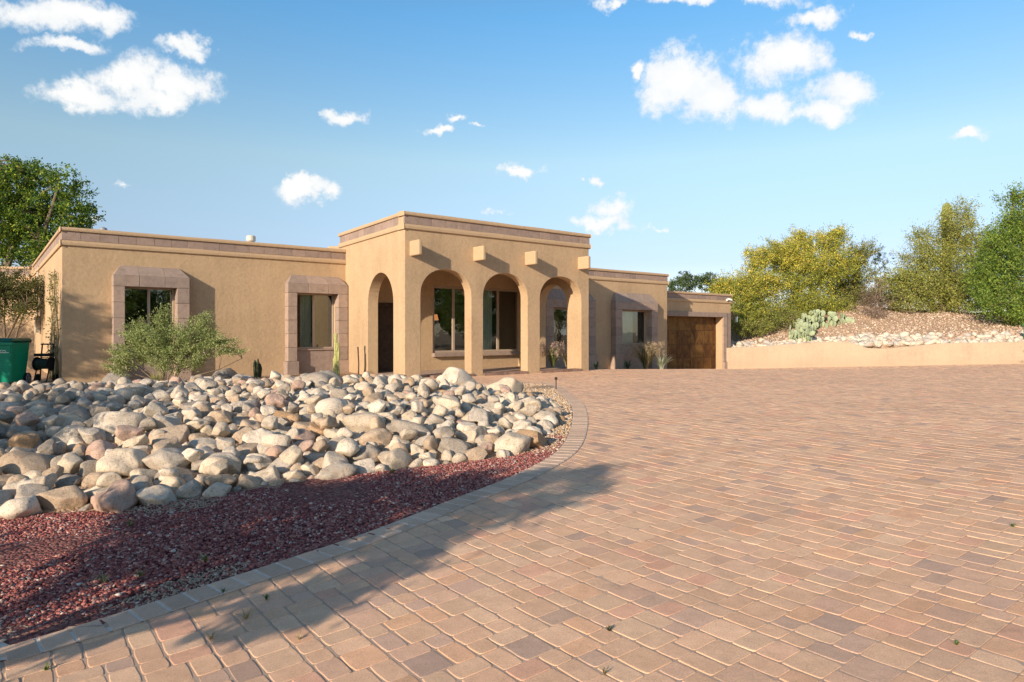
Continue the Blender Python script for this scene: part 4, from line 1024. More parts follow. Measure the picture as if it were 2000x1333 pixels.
blades('fountain_grass', 'green and pink fountain grass standing inside the right-hand arch', 'grass', at(1080, 25.4, 0.1), 420, 0.85, 0.55, 0.016, [(0.14, 0.20, 0.06), (0.22, 0.26, 0.09), (0.45, 0.38, 0.22), (0.08, 0.12, 0.04)], 32, heads=(0.30, [(0.62, 0.48, 0.40), (0.55, 0.38, 0.33)], 0.05), stiff=0.9)
blades('fountain_grass', 'straw coloured dry grass beside the green grass in the right-hand arch', 'grass', at(1107, 25.6, 0.1), 260, 0.7, 0.42, 0.016, [(0.50, 0.42, 0.26), (0.42, 0.36, 0.2)], 33, heads=(0.25, [(0.62, 0.50, 0.38)], 0.05), stiff=0.8)
blades('fountain_grass', 'tan topped tall grass clump before the right wing window', 'grass', at(1262, 29.6), 620, 1.15, 0.75, 0.02, [(0.13, 0.16, 0.07), (0.20, 0.20, 0.09), (0.36, 0.29, 0.17), (0.08, 0.1, 0.05)], 34, heads=(0.35, [(0.45, 0.34, 0.22)], 0.06), stiff=0.85)
def sword(name, label, base, n, h, spread, pal, seed):
    return blades(name, label, 'agave', base, n, h, spread, 0.09, pal, seed, stiff=0.75)
sword('agave', 'spiky pale green agave at the corner beside the garage', at(1292, 29.8), 46, 0.75, 0.72, [(0.42, 0.44, 0.34), (0.30, 0.34, 0.22), (0.5, 0.5, 0.42)], 35)
sword('agave', 'small dark spiky plant by the foot of the wall right of the entry block', at(1165, 27.9), 26, 0.4, 0.3, [(0.16, 0.2, 0.13), (0.24, 0.28, 0.2)], 36)
sword('agave', 'low dark leafy succulent under the right wing window', at(1226, 30.0), 30, 0.45, 0.35, [(0.10, 0.14, 0.08), (0.2, 0.24, 0.15)], 37)
# thin cacti
def ribbed(m, pts, rad, ribs=9, depth=0.16):
    n = ribs * 2; pts = [Vector(p) for p in pts]; vs, fs = [], []
    for i, p in enumerate(pts):
        for j in range(n):
            a = 2 * math.pi * j / n; rr_ = rad[i] * (1 - depth * (j % 2)); vs.append((p.x + rr_ * math.cos(a), p.y + rr_ * math.sin(a), p.z))
        if i:
            for j in range(n): q = (i - 1) * n; fs.append((q + j, q + (j + 1) % n, q + n + (j + 1) % n, q + n + j))
    fs.append(tuple((len(pts) - 1) * n + j for j in range(n))); m.add(vs, fs)
cb = at(656, 20.9); m = MB(); H = 1.30
for dx, h_, r_ in ((0.0, 1.0, 0.055), (0.07, 0.78, 0.04), (-0.05, 0.42, 0.035)):
    ribbed(m, [(dx + 0.01 * math.sin(k * 1.3), 0, H * h_ * k / 9) for k in range(10)] + [(dx, 0, H * h_ + 0.03)], [r_ * (1 + 0.12 * math.sin(k * 2.3)) for k in range(10)] + [0.01], 7, 0.25)
cc = m.build('column_cactus', plain('pale_cactus', (0.42, 0.42, 0.16), 0.8, 0, 0.35, 25), None, label='thin yellow-green column cactus standing before the second left window', category='cactus'); cc.location = cb
m = MB(); x, y, z = at(700, 20.6); m.tube([(x, y, z - 0.1), (x + 0.01, y, z + 0.4), (x - 0.015, y, z + 0.92)], [0.022, 0.02, 0.022], 7)
m.build('garden_stake', M['rust'], None, label='rusty thin rod standing between the second window and the side arch', category='stake')
m = MB(); b0 = at(503, 20.3)
for k in range(5):
    a = k * 1.3; ribbed(m, [(0.06 * math.cos(a), 0.06 * math.sin(a), 0.0), (0.09 * math.cos(a), 0.09 * math.sin(a), 0.3 + 0.03 * k), (0.08 * math.cos(a), 0.08 * math.sin(a), 0.42 + 0.04 * k)], [0.05, 0.05, 0.015], 6)
cc = m.build('barrel_cactus', M['black'] if False else plain('dark_cactus', (0.05, 0.06, 0.03), 0.8, 0, 0.3, 30), None, label='small dark clustered cactus against the wall between the two left windows', category='cactus'); cc.location = b0
# climbing stems at the left corner
m = MB(); r = np.random.default_rng(5)
for k in range(9):
    s_ = r.uniform(0.5, 2.1); pts = []; h_ = r.uniform(1.6, 3.1)
    for j in range(9):
        pts.append(FLS.p(s_ + 0.10 * math.sin(j * 1.1 + k) + 0.05 * j * (k % 3 - 1) * 0.5, -0.10 - 0.05 * math.sin(j * 0.9 + k * 2), h_ * j / 8))
    m.tube(pts, [0.035 - 0.003 * j for j in range(9)], 5)
t = thing('vine', 'tangle of tan climbing stems on the side wall at the left corner', 'vine', (0, 0, 0)); m.build('stem', plain('vine_stem', (0.30, 0.24, 0.14), 0.9, 0, 0.4, 9), t, smooth=True)
foliage('leaves', [FLS.p(r.uniform(0.4, 2.3), -0.12, r.uniform(0.3, 3.1)) for _ in range(70)], 0.12, 14, 0.05, 0.025, [(0.16, 0.17, 0.07), (0.26, 0.24, 0.12)], [1, 1], M['needle'], t, 6)

# trees and shrubs on the hill to the right
PV = [(0.72, 0.54, 0.04), (0.60, 0.50, 0.06), (0.26, 0.30, 0.06), (0.36, 0.38, 0.08), (0.16, 0.19, 0.045)]
def hplant(name, label, cat, px, dist, lobes, n, nper, rc, L, Wd, pal, wt, seed, **kw):
    b0 = at(px, dist); return plant(name, label, cat, b0, [blob(b0, a, b, dist + dd, rx, ry, rz) for a, b, dd, rx, ry, rz in lobes], n, nper, rc, L, Wd, pal, wt, seed=seed, **kw)
hplant('palo_verde_tree', 'yellow flowering palo verde leaning over the garage corner', 'tree', 1455, 42, [(1440, 580, 0, 1.5, 1.3, 1.2), (1480, 560, 0, 1.4, 1.3, 1.3), (1420, 560, 0, 0.9, 0.9, 0.5), (1478, 508, 0.3, 0.9, 0.9, 0.7), (1450, 620, -0.5, 1.3, 1.1, 0.7), (1490, 610, 0, 1.3, 1.2, 1.0)],
       900, 44, 0.27, 0.11, 0.025, PV, [0.5, 0.8, 3, 3.4, 2], 41, extra=blossoms, trunk_r=0.07, stems=6, mat='needle', bark='green_bark', group='palo verde trees on the slope', shell=0.2)
hplant('palo_verde_tree', 'largest yellow flowering palo verde in the middle of the slope', 'tree', 1560, 43.5, [(1560, 545, 0, 1.8, 1.6, 1.5), (1620, 520, 0, 1.7, 1.5, 1.5), (1520, 500, 0, 1.1, 1.0, 0.9), (1625, 470, 0.3, 1.0, 1.0, 0.8), (1580, 600, -0.8, 2.1, 1.5, 1.0), (1545, 500, 0.4, 0.9, 0.9, 1.0), (1565, 480, 1.5, 1.1, 0.8, 1.1)],
       1450, 46, 0.28, 0.11, 0.025, PV, [0.5, 0.8, 3, 3.4, 2], 42, extra=blossoms, trunk_r=0.09, stems=7, mat='needle', bark='green_bark', group='palo verde trees on the slope', shell=0.2)
hplant('palo_verde_tree', 'greener palo verde with few flowers behind the dry shrub', 'tree', 1675, 44.5, [(1670, 540, 0, 1.0, 1.2, 1.3), (1680, 495, 0, 0.8, 0.9, 0.8), (1690, 590, 0, 1.2, 1.2, 0.9), (1640, 580, 0, 1.2, 1.2, 1.2)],
       620, 52, 0.25, 0.10, 0.026, [(0.45, 0.38, 0.06), (0.18, 0.20, 0.06), (0.25, 0.26, 0.09), (0.12, 0.14, 0.05)], [1.5, 3, 3, 2], 43, trunk_r=0.06, stems=5, mat='needle', bark='green_bark', group='palo verde trees on the slope', shell=0.25)
OL = [(0.24, 0.27, 0.06), (0.34, 0.36, 0.085), (0.46, 0.44, 0.12), (0.13, 0.16, 0.045), (0.36, 0.30, 0.14)]
hplant('desert_tree', 'broad olive green bushy tree right of the dry shrub', 'tree', 1830, 42.5, [(1790, 570, -0.5, 2.0, 1.6, 1.3), (1850, 540, 0, 2.3, 1.8, 1.7), (1900, 580, -0.5, 2.0, 1.6, 1.3), (1810, 510, 0.3, 1.5, 1.3, 1.2), (1870, 465, 0.6, 1.4, 1.2, 1.4), (1775, 610, -1, 1.5, 1.2, 0.6), (1870, 610, -1, 2.3, 1.4, 0.7), (1760, 560, 0, 1.2, 1.2, 1.2), (1930, 500, 0, 1.3, 1.2, 1.6), (1800, 470, 1.2, 0.9, 0.8, 0.9), (1846, 430, -0.3, 0.5, 0.5, 0.7), (1895, 425, 0.8, 0.35, 0.5, 1.1), (1870, 415, 1.5, 0.5, 0.5, 0.9)],
       1900, 48, 0.30, 0.11, 0.026, OL, [3, 4, 2.4, 2.2, 1], 44, trunk_r=0.12, stems=9, mat='needle', bark='bark', shell=0.2)
hplant('mesquite_tree', 'bright green feathery tree at the right edge of the photo', 'tree', 1975, 38.5, [(1970, 520, 0, 1.7, 1.6, 1.9), (1995, 440, 0, 1.2, 1.3, 1.2), (1950, 470, 0.3, 0.9, 1.0, 1.0), (2040, 480, 0, 1.8, 1.6, 2.2), (1990, 580, -0.3, 1.5, 1.3, 0.8), (1985, 388, 0, 0.8, 0.9, 0.5), (1945, 600, -0.8, 1.1, 0.9, 0.55), (2000, 612, -0.9, 1.3, 0.9, 0.5), (2080, 400, 0, 1.6, 1.5, 1.6), (1925, 560, 0.4, 1.0, 1.0, 1.2)],
       1600, 48, 0.28, 0.11, 0.028, [(0.12, 0.20, 0.04), (0.20, 0.30, 0.05), (0.30, 0.36, 0.07), (0.06, 0.12, 0.025)], [3, 4, 2.6, 1.6], 45, trunk_r=0.14, stems=8, mat='needle', shell=0.2)
hplant('dry_shrub', 'leafless brown twiggy shrub at the crest of the slope', 'shrub', 1705, 40.5, [(1705, 600, 0, 0.9, 0.8, 0.9), (1712, 560, 0, 0.7, 0.6, 0.6), (1720, 625, 0, 0.9, 0.7, 0.35)],
       190, 22, 0.16, 0.10, 0.012, [(0.25, 0.17, 0.13), (0.35, 0.26, 0.2), (0.16, 0.11, 0.09)], [2, 1, 1], 46, trunk_r=0.03, stems=10, mat='needle', bark='dry', shell=0.1)
hplant('ocotillo_shrub', 'thin dark stemmed shrub poking up behind the dry shrub', 'shrub', 1720, 46, [(1712, 500, 0, 0.5, 0.5, 0.9), (1728, 510, 0, 0.5, 0.5, 0.7), (1718, 540, 0, 0.7, 0.6, 0.7)],
       60, 30, 0.14, 0.10, 0.035, [(0.05, 0.09, 0.05), (0.08, 0.12, 0.06)], [1, 1], 47, trunk_r=0.03, stems=8, mat='leaf', shell=0.2)
for k, (px, lob) in enumerate(((1330, [(1328, 560, 0, 1.0, 0.9, 0.6), (1340, 548, 0, 0.8, 0.8, 0.6), (1312, 565, 0, 0.5, 0.6, 0.5)]), (1378, [(1372, 552, 0, 0.9, 0.8, 0.6), (1388, 545, 0, 0.6, 0.7, 0.5), (1395, 565, 0, 0.8, 0.7, 0.6)]))):
    hplant('dark_shrub', ('small dark leafy tree showing over the left part of the garage roof', 'dark leafy shrub showing over the right part of the garage roof')[k], 'shrub', px, 48, lob, 90, 30, 0.24, 0.15, 0.07,
           [(0.08, 0.13, 0.055), (0.12, 0.17, 0.07)], [1, 1], 48 + k, trunk_r=0.05, stems=4, shell=0.3)
hplant('creosote_bush', 'olive bush at the left foot of the slope above the wall', 'bush', 1440, 40.2, [(1440, 636, 0, 0.8, 0.7, 0.5), (1475, 640, 0.4, 0.9, 0.7, 0.45)], 150, 40, 0.18, 0.08, 0.02, OL, [3, 3, 1, 3, 1], 51, trunk_r=0.02, stems=6, mat='needle', shell=0.1)
hplant('creosote_bush', 'dark green bush under the largest palo verde', 'bush', 1530, 41.0, [(1500, 625, 0, 1.1, 0.8, 0.6), (1545, 618, 0, 1.0, 0.8, 0.6), (1640, 600, 1.6, 1.0, 0.8, 0.5)], 240, 40, 0.2, 0.08, 0.02, OL, [4, 2, 1, 4, 1], 52, trunk_r=0.02, stems=6, mat='needle', shell=0.1)
hplant('creosote_bush', 'brown green low bush along the crest beside the dry shrub', 'bush', 1735, 42.0, [(1700, 578, 1, 0.7, 0.6, 0.4), (1745, 590, 0, 0.7, 0.7, 0.6), (1765, 628, -1, 0.9, 0.5, 0.25)], 170, 40, 0.18, 0.08, 0.02, [(0.14, 0.14, 0.06), (0.2, 0.16, 0.1)], [1, 1], 53, trunk_r=0.02, stems=6, mat='needle', shell=0.1)
# saguaro rising out of the olive tree
b0 = at(1849, 44.6); sg = MB(); Hs = EYE + (650 - 396) / F * 44.6 - b0[2]
ribbed(sg, [(0, 0, Hs * k / 10) for k in range(10)] + [(0, 0, Hs - 0.25), (0, 0, Hs - 0.08), (0, 0, Hs)], [0.30 + 0.03 * math.sin(k) for k in range(10)] + [0.27, 0.17, 0.03], 13, 0.14)
t = thing('saguaro', 'tall ribbed saguaro cactus rising out of the olive green tree', 'cactus', b0); sg.build('trunk', M['saguaro'], t, smooth=False)
# prickly pears
def prickly(label, px, dist, n, wx, hz, seed, group='prickly pear clumps on the slope'):
    r = np.random.default_rng(seed); b0 = at(px, dist); t = thing('prickly_pear', label, 'cactus', b0, group)
    v, f = ico(2); v = v * np.array((1, 0.16, 1.22)); v[:, 2] += 1.1; v[:, 0] *= 1 - 0.12 * (1.1 - v[:, 2])
    me = mk_fast('pad', v, f, 3, M['cactus'], smooth=True)
    tips = [(r.uniform(-wx, wx), r.uniform(-0.6, 0.6)) for _ in range(max(4, n // 6))]
    cur = [(a, b, Gf(b0[0] + a, b0[1] + b) - b0[2] - 0.05, 0.0, 0.0) for a, b in tips]; k = 0
    while k < n:
        a, b, z, ya, til = cur[r.integers(len(cur))]
        if z > hz * (1 - 0.5 * abs(a) / wx): continue
        s_ = r.uniform(0.12, 0.19); o = link('pad', me, t); ya2 = r.uniform(0, 3.14); ti = til * 0.5 + r.uniform(-0.75, 0.75)
        o.location = (a, b, z); o.scale = (s_,) * 3; o.rotation_euler = (r.uniform(-0.35, 0.35), ti, ya2)
        d = Matrix.Rotation(ya2, 3, 'Z') @ Matrix.Rotation(ti, 3, 'Y') @ Vector((0, 0, 2.15 * s_)); cur.append((a + d.x, b + d.y, z + d.z, ya2, ti)); k += 1
prickly('wide prickly pear clump sprawling across the middle of the slope', 1612, 40.3, 170, 1.6, 1.0, 61)
prickly('low rounded prickly pear clump at the left foot of the wide one', 1560, 38.8, 60, 0.5, 0.85, 62)

# trees that stand beyond the frame: their shadows fall across the drive, the bank and the house, and they mirror in the windows
MES = [(0.09, 0.13, 0.03), (0.13, 0.18, 0.04), (0.18, 0.22, 0.06)]
def offtree(label, x, y, lobes, n, nper, rc, seed, L=0.07, Wd=0.026, tr=0.09, group=None, shell=0.1, name='mesquite_tree'):
    return plant(name, label, 'tree', (x, y, Gf(x, y)), lobes, n, nper, rc, L, Wd, MES, [1, 1, 1], seed=seed, trunk_r=tr, stems=5, mat='needle', shell=shell, up=0.1)
bx_, by_ = -5.0, 1.5; lob_ = []
for p_, qs, h_, r_ in [(-3.15, 7.3, 2.78, 0.26), (-2.8, 6.6, 2.55, 0.2), (-3.5, 6.6, 2.5, 0.28), (-2.95, 5.9, 2.3, 0.2), (-4.0, 6.0, 2.3, 0.38), (-3.4, 5.2, 2.0, 0.36), (-4.7, 5.5, 2.15, 0.45), (-3.3, 4.2, 1.7, 0.35), (-4.2, 4.3, 1.7, 0.45), (-5.4, 4.7, 1.85, 0.45), (-3.3, 3.1, 1.35, 0.28), (-4.1, 3.0, 1.3, 0.42), (-5.1, 3.2, 1.4, 0.5), (-6.0, 4.2, 1.7, 0.45)]:
    q_ = qs - 3.21 * h_; lob_.append((0.859 * p_ + 0.512 * q_ - bx_, -0.512 * p_ + 0.859 * q_ - by_, h_ - 0.35 - Gf(bx_, by_), r_, r_ * 1.3, r_ * 0.45))
offtree('feathery mesquite tree left of the drive whose shadow reaches over the pavers', bx_, by_, lob_, 430, 58, 0.105, 71, tr=0.06, shell=0.05)
offtree('rounded mesquite tree left of the red gravel bed', -8.2, 1.2, [(0, 0, 1.5, 1.3, 1.2, 0.5), (1.3, 0.4, 1.25, 0.9, 0.9, 0.4), (-1.2, 0.3, 1.7, 1.0, 1.0, 0.5)], 230, 46, 0.14, 72)
offtree('tall loose mesquite tree left of the boulder bank', -9.8, 4.7, [(0, 0, 2.5, 1.3, 1.2, 0.6), (1.2, -0.3, 2.1, 0.8, 0.8, 0.4), (-1.2, 0.8, 2.9, 1.2, 1.2, 0.6), (0.6, 0.2, 1.4, 0.9, 0.9, 0.35), (-0.6, 0.3, 3.3, 0.8, 0.8, 0.35)], 420, 30, 0.15, 73)
offtree('mesquite tree left of the house corner', -16.6, 12.3, [(1.3, 0.5, 2.9, 0.4, 0.4, 0.5), (1.35, 0.6, 3.8, 0.35, 0.4, 0.4), (0.5, 0.3, 3.0, 0.9, 0.9, 0.8), (0.9, 0.2, 4.1, 0.7, 0.7, 0.6), (-0.8, 0, 3.3, 1.1, 1.0, 0.9), (0.4, 0.5, 2.2, 0.6, 0.6, 0.4), (0.9, 0.5, 2.6, 0.6, 0.6, 0.4), (1.1, 0.5, 3.5, 0.5, 0.5, 0.5)], 460, 38, 0.12, 74)
offtree('mesquite tree beyond the left edge by the rear wing', -24.6, 22.0, [(0, 0, 3.2, 1.6, 1.4, 1.2), (1.0, 0.4, 2.4, 1.2, 1.0, 0.8), (-1.4, 0, 3.4, 1.5, 1.4, 1.2)], 420, 36, 0.2, 76)
offtree('mesquite tree beyond the right edge of the drive', 21.0, 25.2, [(0.2, 0, 3.0, 0.7, 0.7, 0.9), (0.7, 0.3, 2.3, 0.7, 0.7, 0.7)], 150, 34, 0.2, 75)
for k, (x, y, h) in enumerate(((27, 18, 5.2), (31, 11, 6.0), (26, 3, 5.0), (36, 20, 6.5), (34, 2, 6.5), (20, -6, 5.0), (12, -12, 5.2), (3, -17, 5.5), (29, -8, 6.5), (42, 12, 7.5))):
    rs = np.random.default_rng(100 + k)
    offtree(('green desert tree right of the drive, opposite the entry', 'large green desert tree right of the drive', 'green desert tree right of the camera', 'tall desert tree far right beyond the drive', 'broad desert tree far right behind the camera', 'desert tree behind the camera to the right', 'round desert tree behind the camera', 'desert tree straight behind the camera', 'tall desert tree behind and right of the camera', 'tallest desert tree at the far right')[k],
            x, y, [(rs.uniform(-1, 1) * 1.2, rs.uniform(-1, 1), h * f_, 2.0, 1.9, h * 0.22) for f_ in (0.35, 0.6, 0.8)] + [(1.8, 0.5, h * 0.5, 1.5, 1.5, 1.3), (-1.8, -0.4, h * 0.45, 1.5, 1.5, 1.3)], 420, 26, 0.42, 110 + k, L=0.19, Wd=0.11, tr=0.14, shell=0.5, name='desert_tree')

# ------------------------------------------------------------------ small things
# wheeled bin
bb = (-13.16, 17.75, G0(-13.1, 17.8)); bn = thing('wheeled_bin', 'green plastic wheeled rubbish bin at the left edge of the photo', 'bin', bb)
bn.rotation_euler = (0, 0, math.radians(8))
m = MB(); m.hexa([(-0.31, -0.36, 0.06), (0.31, -0.36, 0.06), (0.31, 0.30, 0.02), (-0.31, 0.30, 0.02), (-0.38, -0.45, 1.10), (0.38, -0.45, 1.10), (0.38, 0.40, 1.10), (-0.38, 0.40, 1.10)])
m.build('bin_body', M['bin_green'], bn, bevel=0.035)
MB().box(-0.41, 0.41, -0.475, -0.40, 1.03, 1.105).build('rim', M['bin_green'], bn, bevel=0.015)
MB().hexa([(-0.42, -0.50, 1.115), (0.42, -0.50, 1.115), (0.42, 0.46, 1.115), (-0.42, 0.46, 1.115), (-0.37, -0.43, 1.20), (0.37, -0.43, 1.20), (0.37, 0.42, 1.21), (-0.37, 0.42, 1.21)]).build('lid', plain('dark_green_plastic', (0.0, 0.09, 0.055), 0.4), bn, bevel=0.03)
MB().tube([(-0.36, 0.47, 1.1), (0.36, 0.47, 1.1)], 0.018, 8).build('handle', M['black'], bn)
for sx in (-1, 1):
    w = MB().tube([(sx * 0.33, 0.30, 0.145), (sx * 0.385, 0.30, 0.145)], 0.145, 20).build('wheel', M['black'], bn)
    m = MB(); m.tube([(sx * 0.386, 0.30, 0.145), (sx * 0.395, 0.30, 0.145)], 0.03, 10)
    for k in range(6):
        a = k * math.pi / 3; m.tube([(sx * 0.39, 0.30, 0.145), (sx * 0.39, 0.30 + 0.10 * math.cos(a), 0.145 + 0.10 * math.sin(a))], 0.008, 4)
    m.tube([(sx * 0.389, 0.30 + 0.112 * math.cos(a), 0.145 + 0.112 * math.sin(a)) for a in [i * math.pi / 8 for i in range(17)]], 0.008, 5)
    m.build('hub', plain('grey_hub', (0.3, 0.3, 0.3), 0.5), w)
# white mark on the front of the bin: a low arc of small strokes over a line
m = MB(); yb = -0.462
def bf(x, z): return (x, -0.36 - 0.09 * (z - 0.06) / 1.04 - 0.006, z)
def strip2(m, x0, z0, x1, z1, w):
    d = Vector((x1 - x0, z1 - z0)); d.normalize(); n_ = Vector((-d.y, d.x)) * w / 2
    m.add([bf(x0 - n_.x, z0 - n_.y), bf(x1 - n_.x, z1 - n_.y), bf(x1 + n_.x, z1 + n_.y), bf(x0 + n_.x, z0 + n_.y)], [(0, 1, 2, 3)])
strip2(m, -0.02, 0.84, 0.30, 0.84, 0.014)
for a, b, c, d in ((0.05, 0.86, 0.08, 0.90), (0.08, 0.90, 0.10, 0.87), (0.11, 0.87, 0.11, 0.905), (0.11, 0.90, 0.15, 0.90), (0.15, 0.87, 0.18, 0.90), (0.19, 0.87, 0.19, 0.90), (0.20, 0.90, 0.24, 0.87)): strip2(m, a, b, c, d, 0.012)
m.build('printed_mark', M['white'], bn)
# hose cart beside the bin
hx = (76 - 1000) / F * 18.4; hc = thing('hose_cart', 'black hose reel cart standing between the green bin and the corner of the house', 'hose cart', (hx, 18.6, G0(hx, 18.6)))
m = MB()
for dx in (-0.17, 0.17):
    m.tube([(dx, 0.1, 0.1), (dx, 0.12, 0.62), (dx * 0.9, 0.16, 1.02)], 0.018, 7)
    m.tube([(dx, -0.15, 0.02), (dx, -0.05, 0.35), (dx, 0.1, 0.45)], 0.018, 7)
m.tube([(-0.19, 0.16, 1.03), (0.19, 0.16, 1.03)], 0.02, 8); m.tube([(-0.17, 0.12, 0.66), (0.17, 0.12, 0.66)], 0.014, 6)
m.build('cart_frame', M['black'], hc)
m = MB(); m.tube([(-0.20, 0, 0.50), (-0.18, 0, 0.50), (-0.178, 0, 0.50), (0.178, 0, 0.50), (0.18, 0, 0.50), (0.20, 0, 0.50)], [0.19, 0.19, 0.09, 0.09, 0.19, 0.19], 20); m.build('hose_reel', M['black'], hc)
m = MB(); m.tube([(-0.16 + 0.32 * i / 160, 0.13 * math.cos(i * 0.55), 0.50 + 0.13 * math.sin(i * 0.55)) for i in range(161)], 0.018, 6, cap=False); m.build('hose', plain('dark_hose', (0.03, 0.05, 0.04), 0.5), hc)
for dx in (-0.24, 0.24): MB().tube([(dx - 0.02, 0.1, 0.11), (dx + 0.02, 0.1, 0.11)], 0.11, 16).build('wheel', M['black'], hc)
MB().box(-0.2, 0.2, -0.12, 0.14, 0.70, 0.78).build('tray', M['black'], hc, bevel=0.01)
# electric box and conduit at the rear of the side wall
m = MB(); m.hexa(FLS.hexa(8.6, 9.1, -0.16, -0.01, 1.35, 1.95)); eb = m.build('meter_box', plain('beige_metal', (0.5, 0.46, 0.38), 0.5), None, bevel=0.01, label='beige meter box on the shaded side wall behind the bin', category='meter box')
MB().tube([FLS.p(8.85, -0.08, 1.96), FLS.p(8.85, -0.08, 3.6)], 0.03, 8).build('conduit', M['pipe'], eb)
# path light at the curve
def path_light(x, y, h, label, tilt=0.0):
    t = thing('path_light', label, 'path light', (x, y, Gf(x, y)), 'low path lights')
    m = MB(); m.tube([(0, 0, -0.1), (0.0 + tilt * h * 0.5, 0, h * 0.5), (tilt * h, 0, h - 0.05)], 0.013, 8); m.build('stake', M['dark_metal'], t)
    MB().tube([(tilt * h, 0, h - 0.06), (tilt * h, 0, h - 0.055), (tilt * h, 0, h - 0.015), (tilt * h, 0, h)], [0.02, 0.036, 0.036, 0.022], 12).build('lamp_head', M['dark_metal'], t)
x, y = P(1086, 762); path_light(x, y, 0.30, 'dark path light standing in the tan gravel at the curve of the drive')
yy = 18.6; path_light((885 - 1000) / F * yy, yy, 0.36, 'dark leaning path light before the first wide arch', 0.12)
# lantern on the garage corner
lt = thing('wall_lantern', 'dark bronze carriage lantern mounted at the right corner of the garage', 'lantern', FB.p(g1, PG - 0.12, 2.1))
m = MB(); m.tube([(0.0, 0.1, 0.22), (0.02, -0.02, 0.34), (0.10, -0.08, 0.34), (0.17, -0.10, 0.26)], 0.016, 7); m.box(-0.05, 0.04, 0.06, 0.12, -0.05, 0.40); m.build('bracket', M['dark_metal'], lt)
m = MB(); c0 = (0.17, -0.10)
for dx, dy in ((-0.08, -0.08), (0.08, -0.08), (0.08, 0.08), (-0.08, 0.08)): m.tube([(c0[0] + dx * 0.7, c0[1] + dy * 0.7, -0.17), (c0[0] + dx, c0[1] + dy, 0.14)], 0.009, 5)
m.box(c0[0] - 0.06, c0[0] + 0.06, c0[1] - 0.06, c0[1] + 0.06, -0.19, -0.17)
m.hexa([(c0[0] - 0.11, c0[1] - 0.11, 0.14), (c0[0] + 0.11, c0[1] - 0.11, 0.14), (c0[0] + 0.11, c0[1] + 0.11, 0.14), (c0[0] - 0.11, c0[1] + 0.11, 0.14), (c0[0] - 0.02, c0[1] - 0.02, 0.26), (c0[0] + 0.02, c0[1] - 0.02, 0.26), (c0[0] + 0.02, c0[1] + 0.02, 0.26), (c0[0] - 0.02, c0[1] + 0.02, 0.26)])
lc = m.build('cage', M['dark_metal'], lt)
m = MB(); m.hexa([(c0[0] - 0.05, c0[1] - 0.05, -0.165), (c0[0] + 0.05, c0[1] - 0.05, -0.165), (c0[0] + 0.05, c0[1] + 0.05, -0.165), (c0[0] - 0.05, c0[1] + 0.05, -0.165), (c0[0] - 0.072, c0[1] - 0.072, 0.135), (c0[0] + 0.072, c0[1] - 0.072, 0.135), (c0[0] + 0.072, c0[1] + 0.072, 0.135), (c0[0] - 0.072, c0[1] + 0.072, 0.135)]); m.build('lamp_glass', M['glass'], lc)
# floodlight on the garage parapet
fb_ = FB.p(FB.tpx(1420, PG), PG - 0.1, 3.17); fl = thing('floodlight', 'small white twin floodlight on the garage parapet near its right corner', 'floodlight', fb_)
MB().box(-0.05, 0.05, -0.02, 0.08, -0.04, 0.06).build('mount', M['white'], fl, bevel=0.01)
for dx in (-0.09, 0.09): MB().tube([(dx * 0.4, 0, 0.0), (dx, -0.05, 0.0), (dx * 1.5, -0.13, -0.04)], [0.03, 0.05, 0.06], 10).build('lamp_head', M['white'], fl)
# lamps inside behind the porch windows
for k, px in enumerate((851,)):
    t0 = FB.tpx(px, PB + 1.0); c = FB.p(t0, PB + 1.0, EYE + (650 - 626) / F * (FB.o + WW * (PB + 1) + UU * t0).y)
    t = thing('table_lamp', ('glowing orange lamp inside the left pane of the first arch window', 'dim orange lamp inside the left pane of the second arch window')[k], 'lamp', c)
    m = MB(); m.tube([(0, 0, 0.0), (0, 0, 0.22)], [0.11, 0.06], 14); m.build('lamp_shade', M['lamp'], t)
    MB().tube([(0, 0, -1.2), (0, 0, 0.0)], 0.015, 6).build('lamp_base', M['dark_metal'], t)
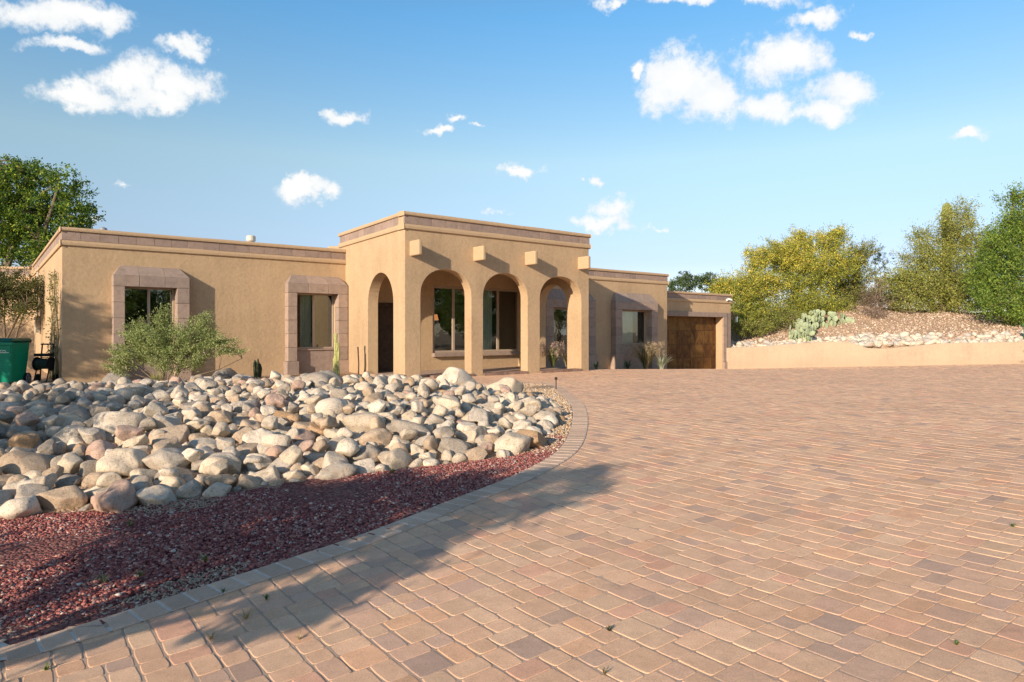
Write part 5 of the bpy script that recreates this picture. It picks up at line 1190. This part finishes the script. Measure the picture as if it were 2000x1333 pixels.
# green cabinet at the right edge
x, y, z = at(1999, 33.6); ut = MB(); ut.box(-0.35, 0.35, -0.25, 0.25, -0.1, 0.9)
t = thing('utility_cabinet', 'green utility cabinet cut off by the right edge of the photo above the wall', 'cabinet', (x + 1.2, y + 0.9, Gf(x + 0.4, y + 1.2))); MB().box(-0.35, 0.35, -0.25, 0.25, -0.1, 0.85).build('cabinet_body', M['bin_green'], t, bevel=0.02)
MB().box(-0.37, 0.37, -0.27, 0.27, 0.852, 0.90).build('lid', M['bin_green'], t, bevel=0.01)
# weeds in the joints
def weed(px, py, h, n, pal, label, seed, dark=False, zoff=0.0):
    x, y = P(px, py); blades('weed', label, 'weed', (x, y, Gf(x, y)), n, h, h * 0.9, 0.010, pal, seed)
GW = [(0.08, 0.14, 0.03), (0.14, 0.2, 0.05)]; DW = [(0.42, 0.34, 0.2), (0.32, 0.26, 0.14)]
for k, (px, py, h, n, pal, lab) in enumerate([
    (1978, 1030, 0.045, 26, GW, 'tiny green weed in a paver joint near the right edge'), (1868, 1261, 0.03, 14, GW, 'tiny green weed in a paver joint at the lower right'),
    (1190, 1234, 0.035, 22, [(0.2, 0.2, 0.1), (0.06, 0.05, 0.03)], 'scrubby dark weed in a joint at the lower middle of the drive'), (520, 1172, 0.045, 26, GW, 'green weed beside the edging course'),
    (437, 1160, 0.04, 16, GW, 'small green weed right against the edging course'), (480, 1210, 0.09, 12, DW, 'wispy dry weed in a joint near the edging'), (412, 1250, 0.07, 10, DW, 'wispy dry weed further down the drive in the shade'),
    (585, 1250, 0.05, 10, DW, 'short dry weed in a lit joint below the tree shadow'), (1180, 1318, 0.035, 14, DW, 'dry weed at the bottom edge of the drive'),
    (90, 1310, 0.05, 12, GW, 'weed in the joint at the bottom left corner'), (401, 1100, 0.10, 14, GW, 'small green seedling in the red gravel, right one of three'), (275, 1128, 0.10, 14, GW, 'small green seedling in the red gravel, middle one of three'),
    (205, 1140, 0.12, 20, [(0.25, 0.27, 0.14), (0.34, 0.33, 0.2)], 'grey green seedling in the red gravel, left one of three'), (255, 1030, 0.10, 12, GW, 'small plant in the red gravel near the boulders'),
    (765, 925, 0.10, 18, GW, 'small green plant at the foot of the boulders in the middle'), (920, 810, 0.12, 24, GW, 'green sprig growing between the boulders')]):
    weed(px, py, h, n, pal, lab, 200 + k)
print('objects', len(bpy.data.objects), 'tris', sum(len(o.data.loops) - 2 * len(o.data.polygons) for o in bpy.data.objects if o.type == 'MESH'))
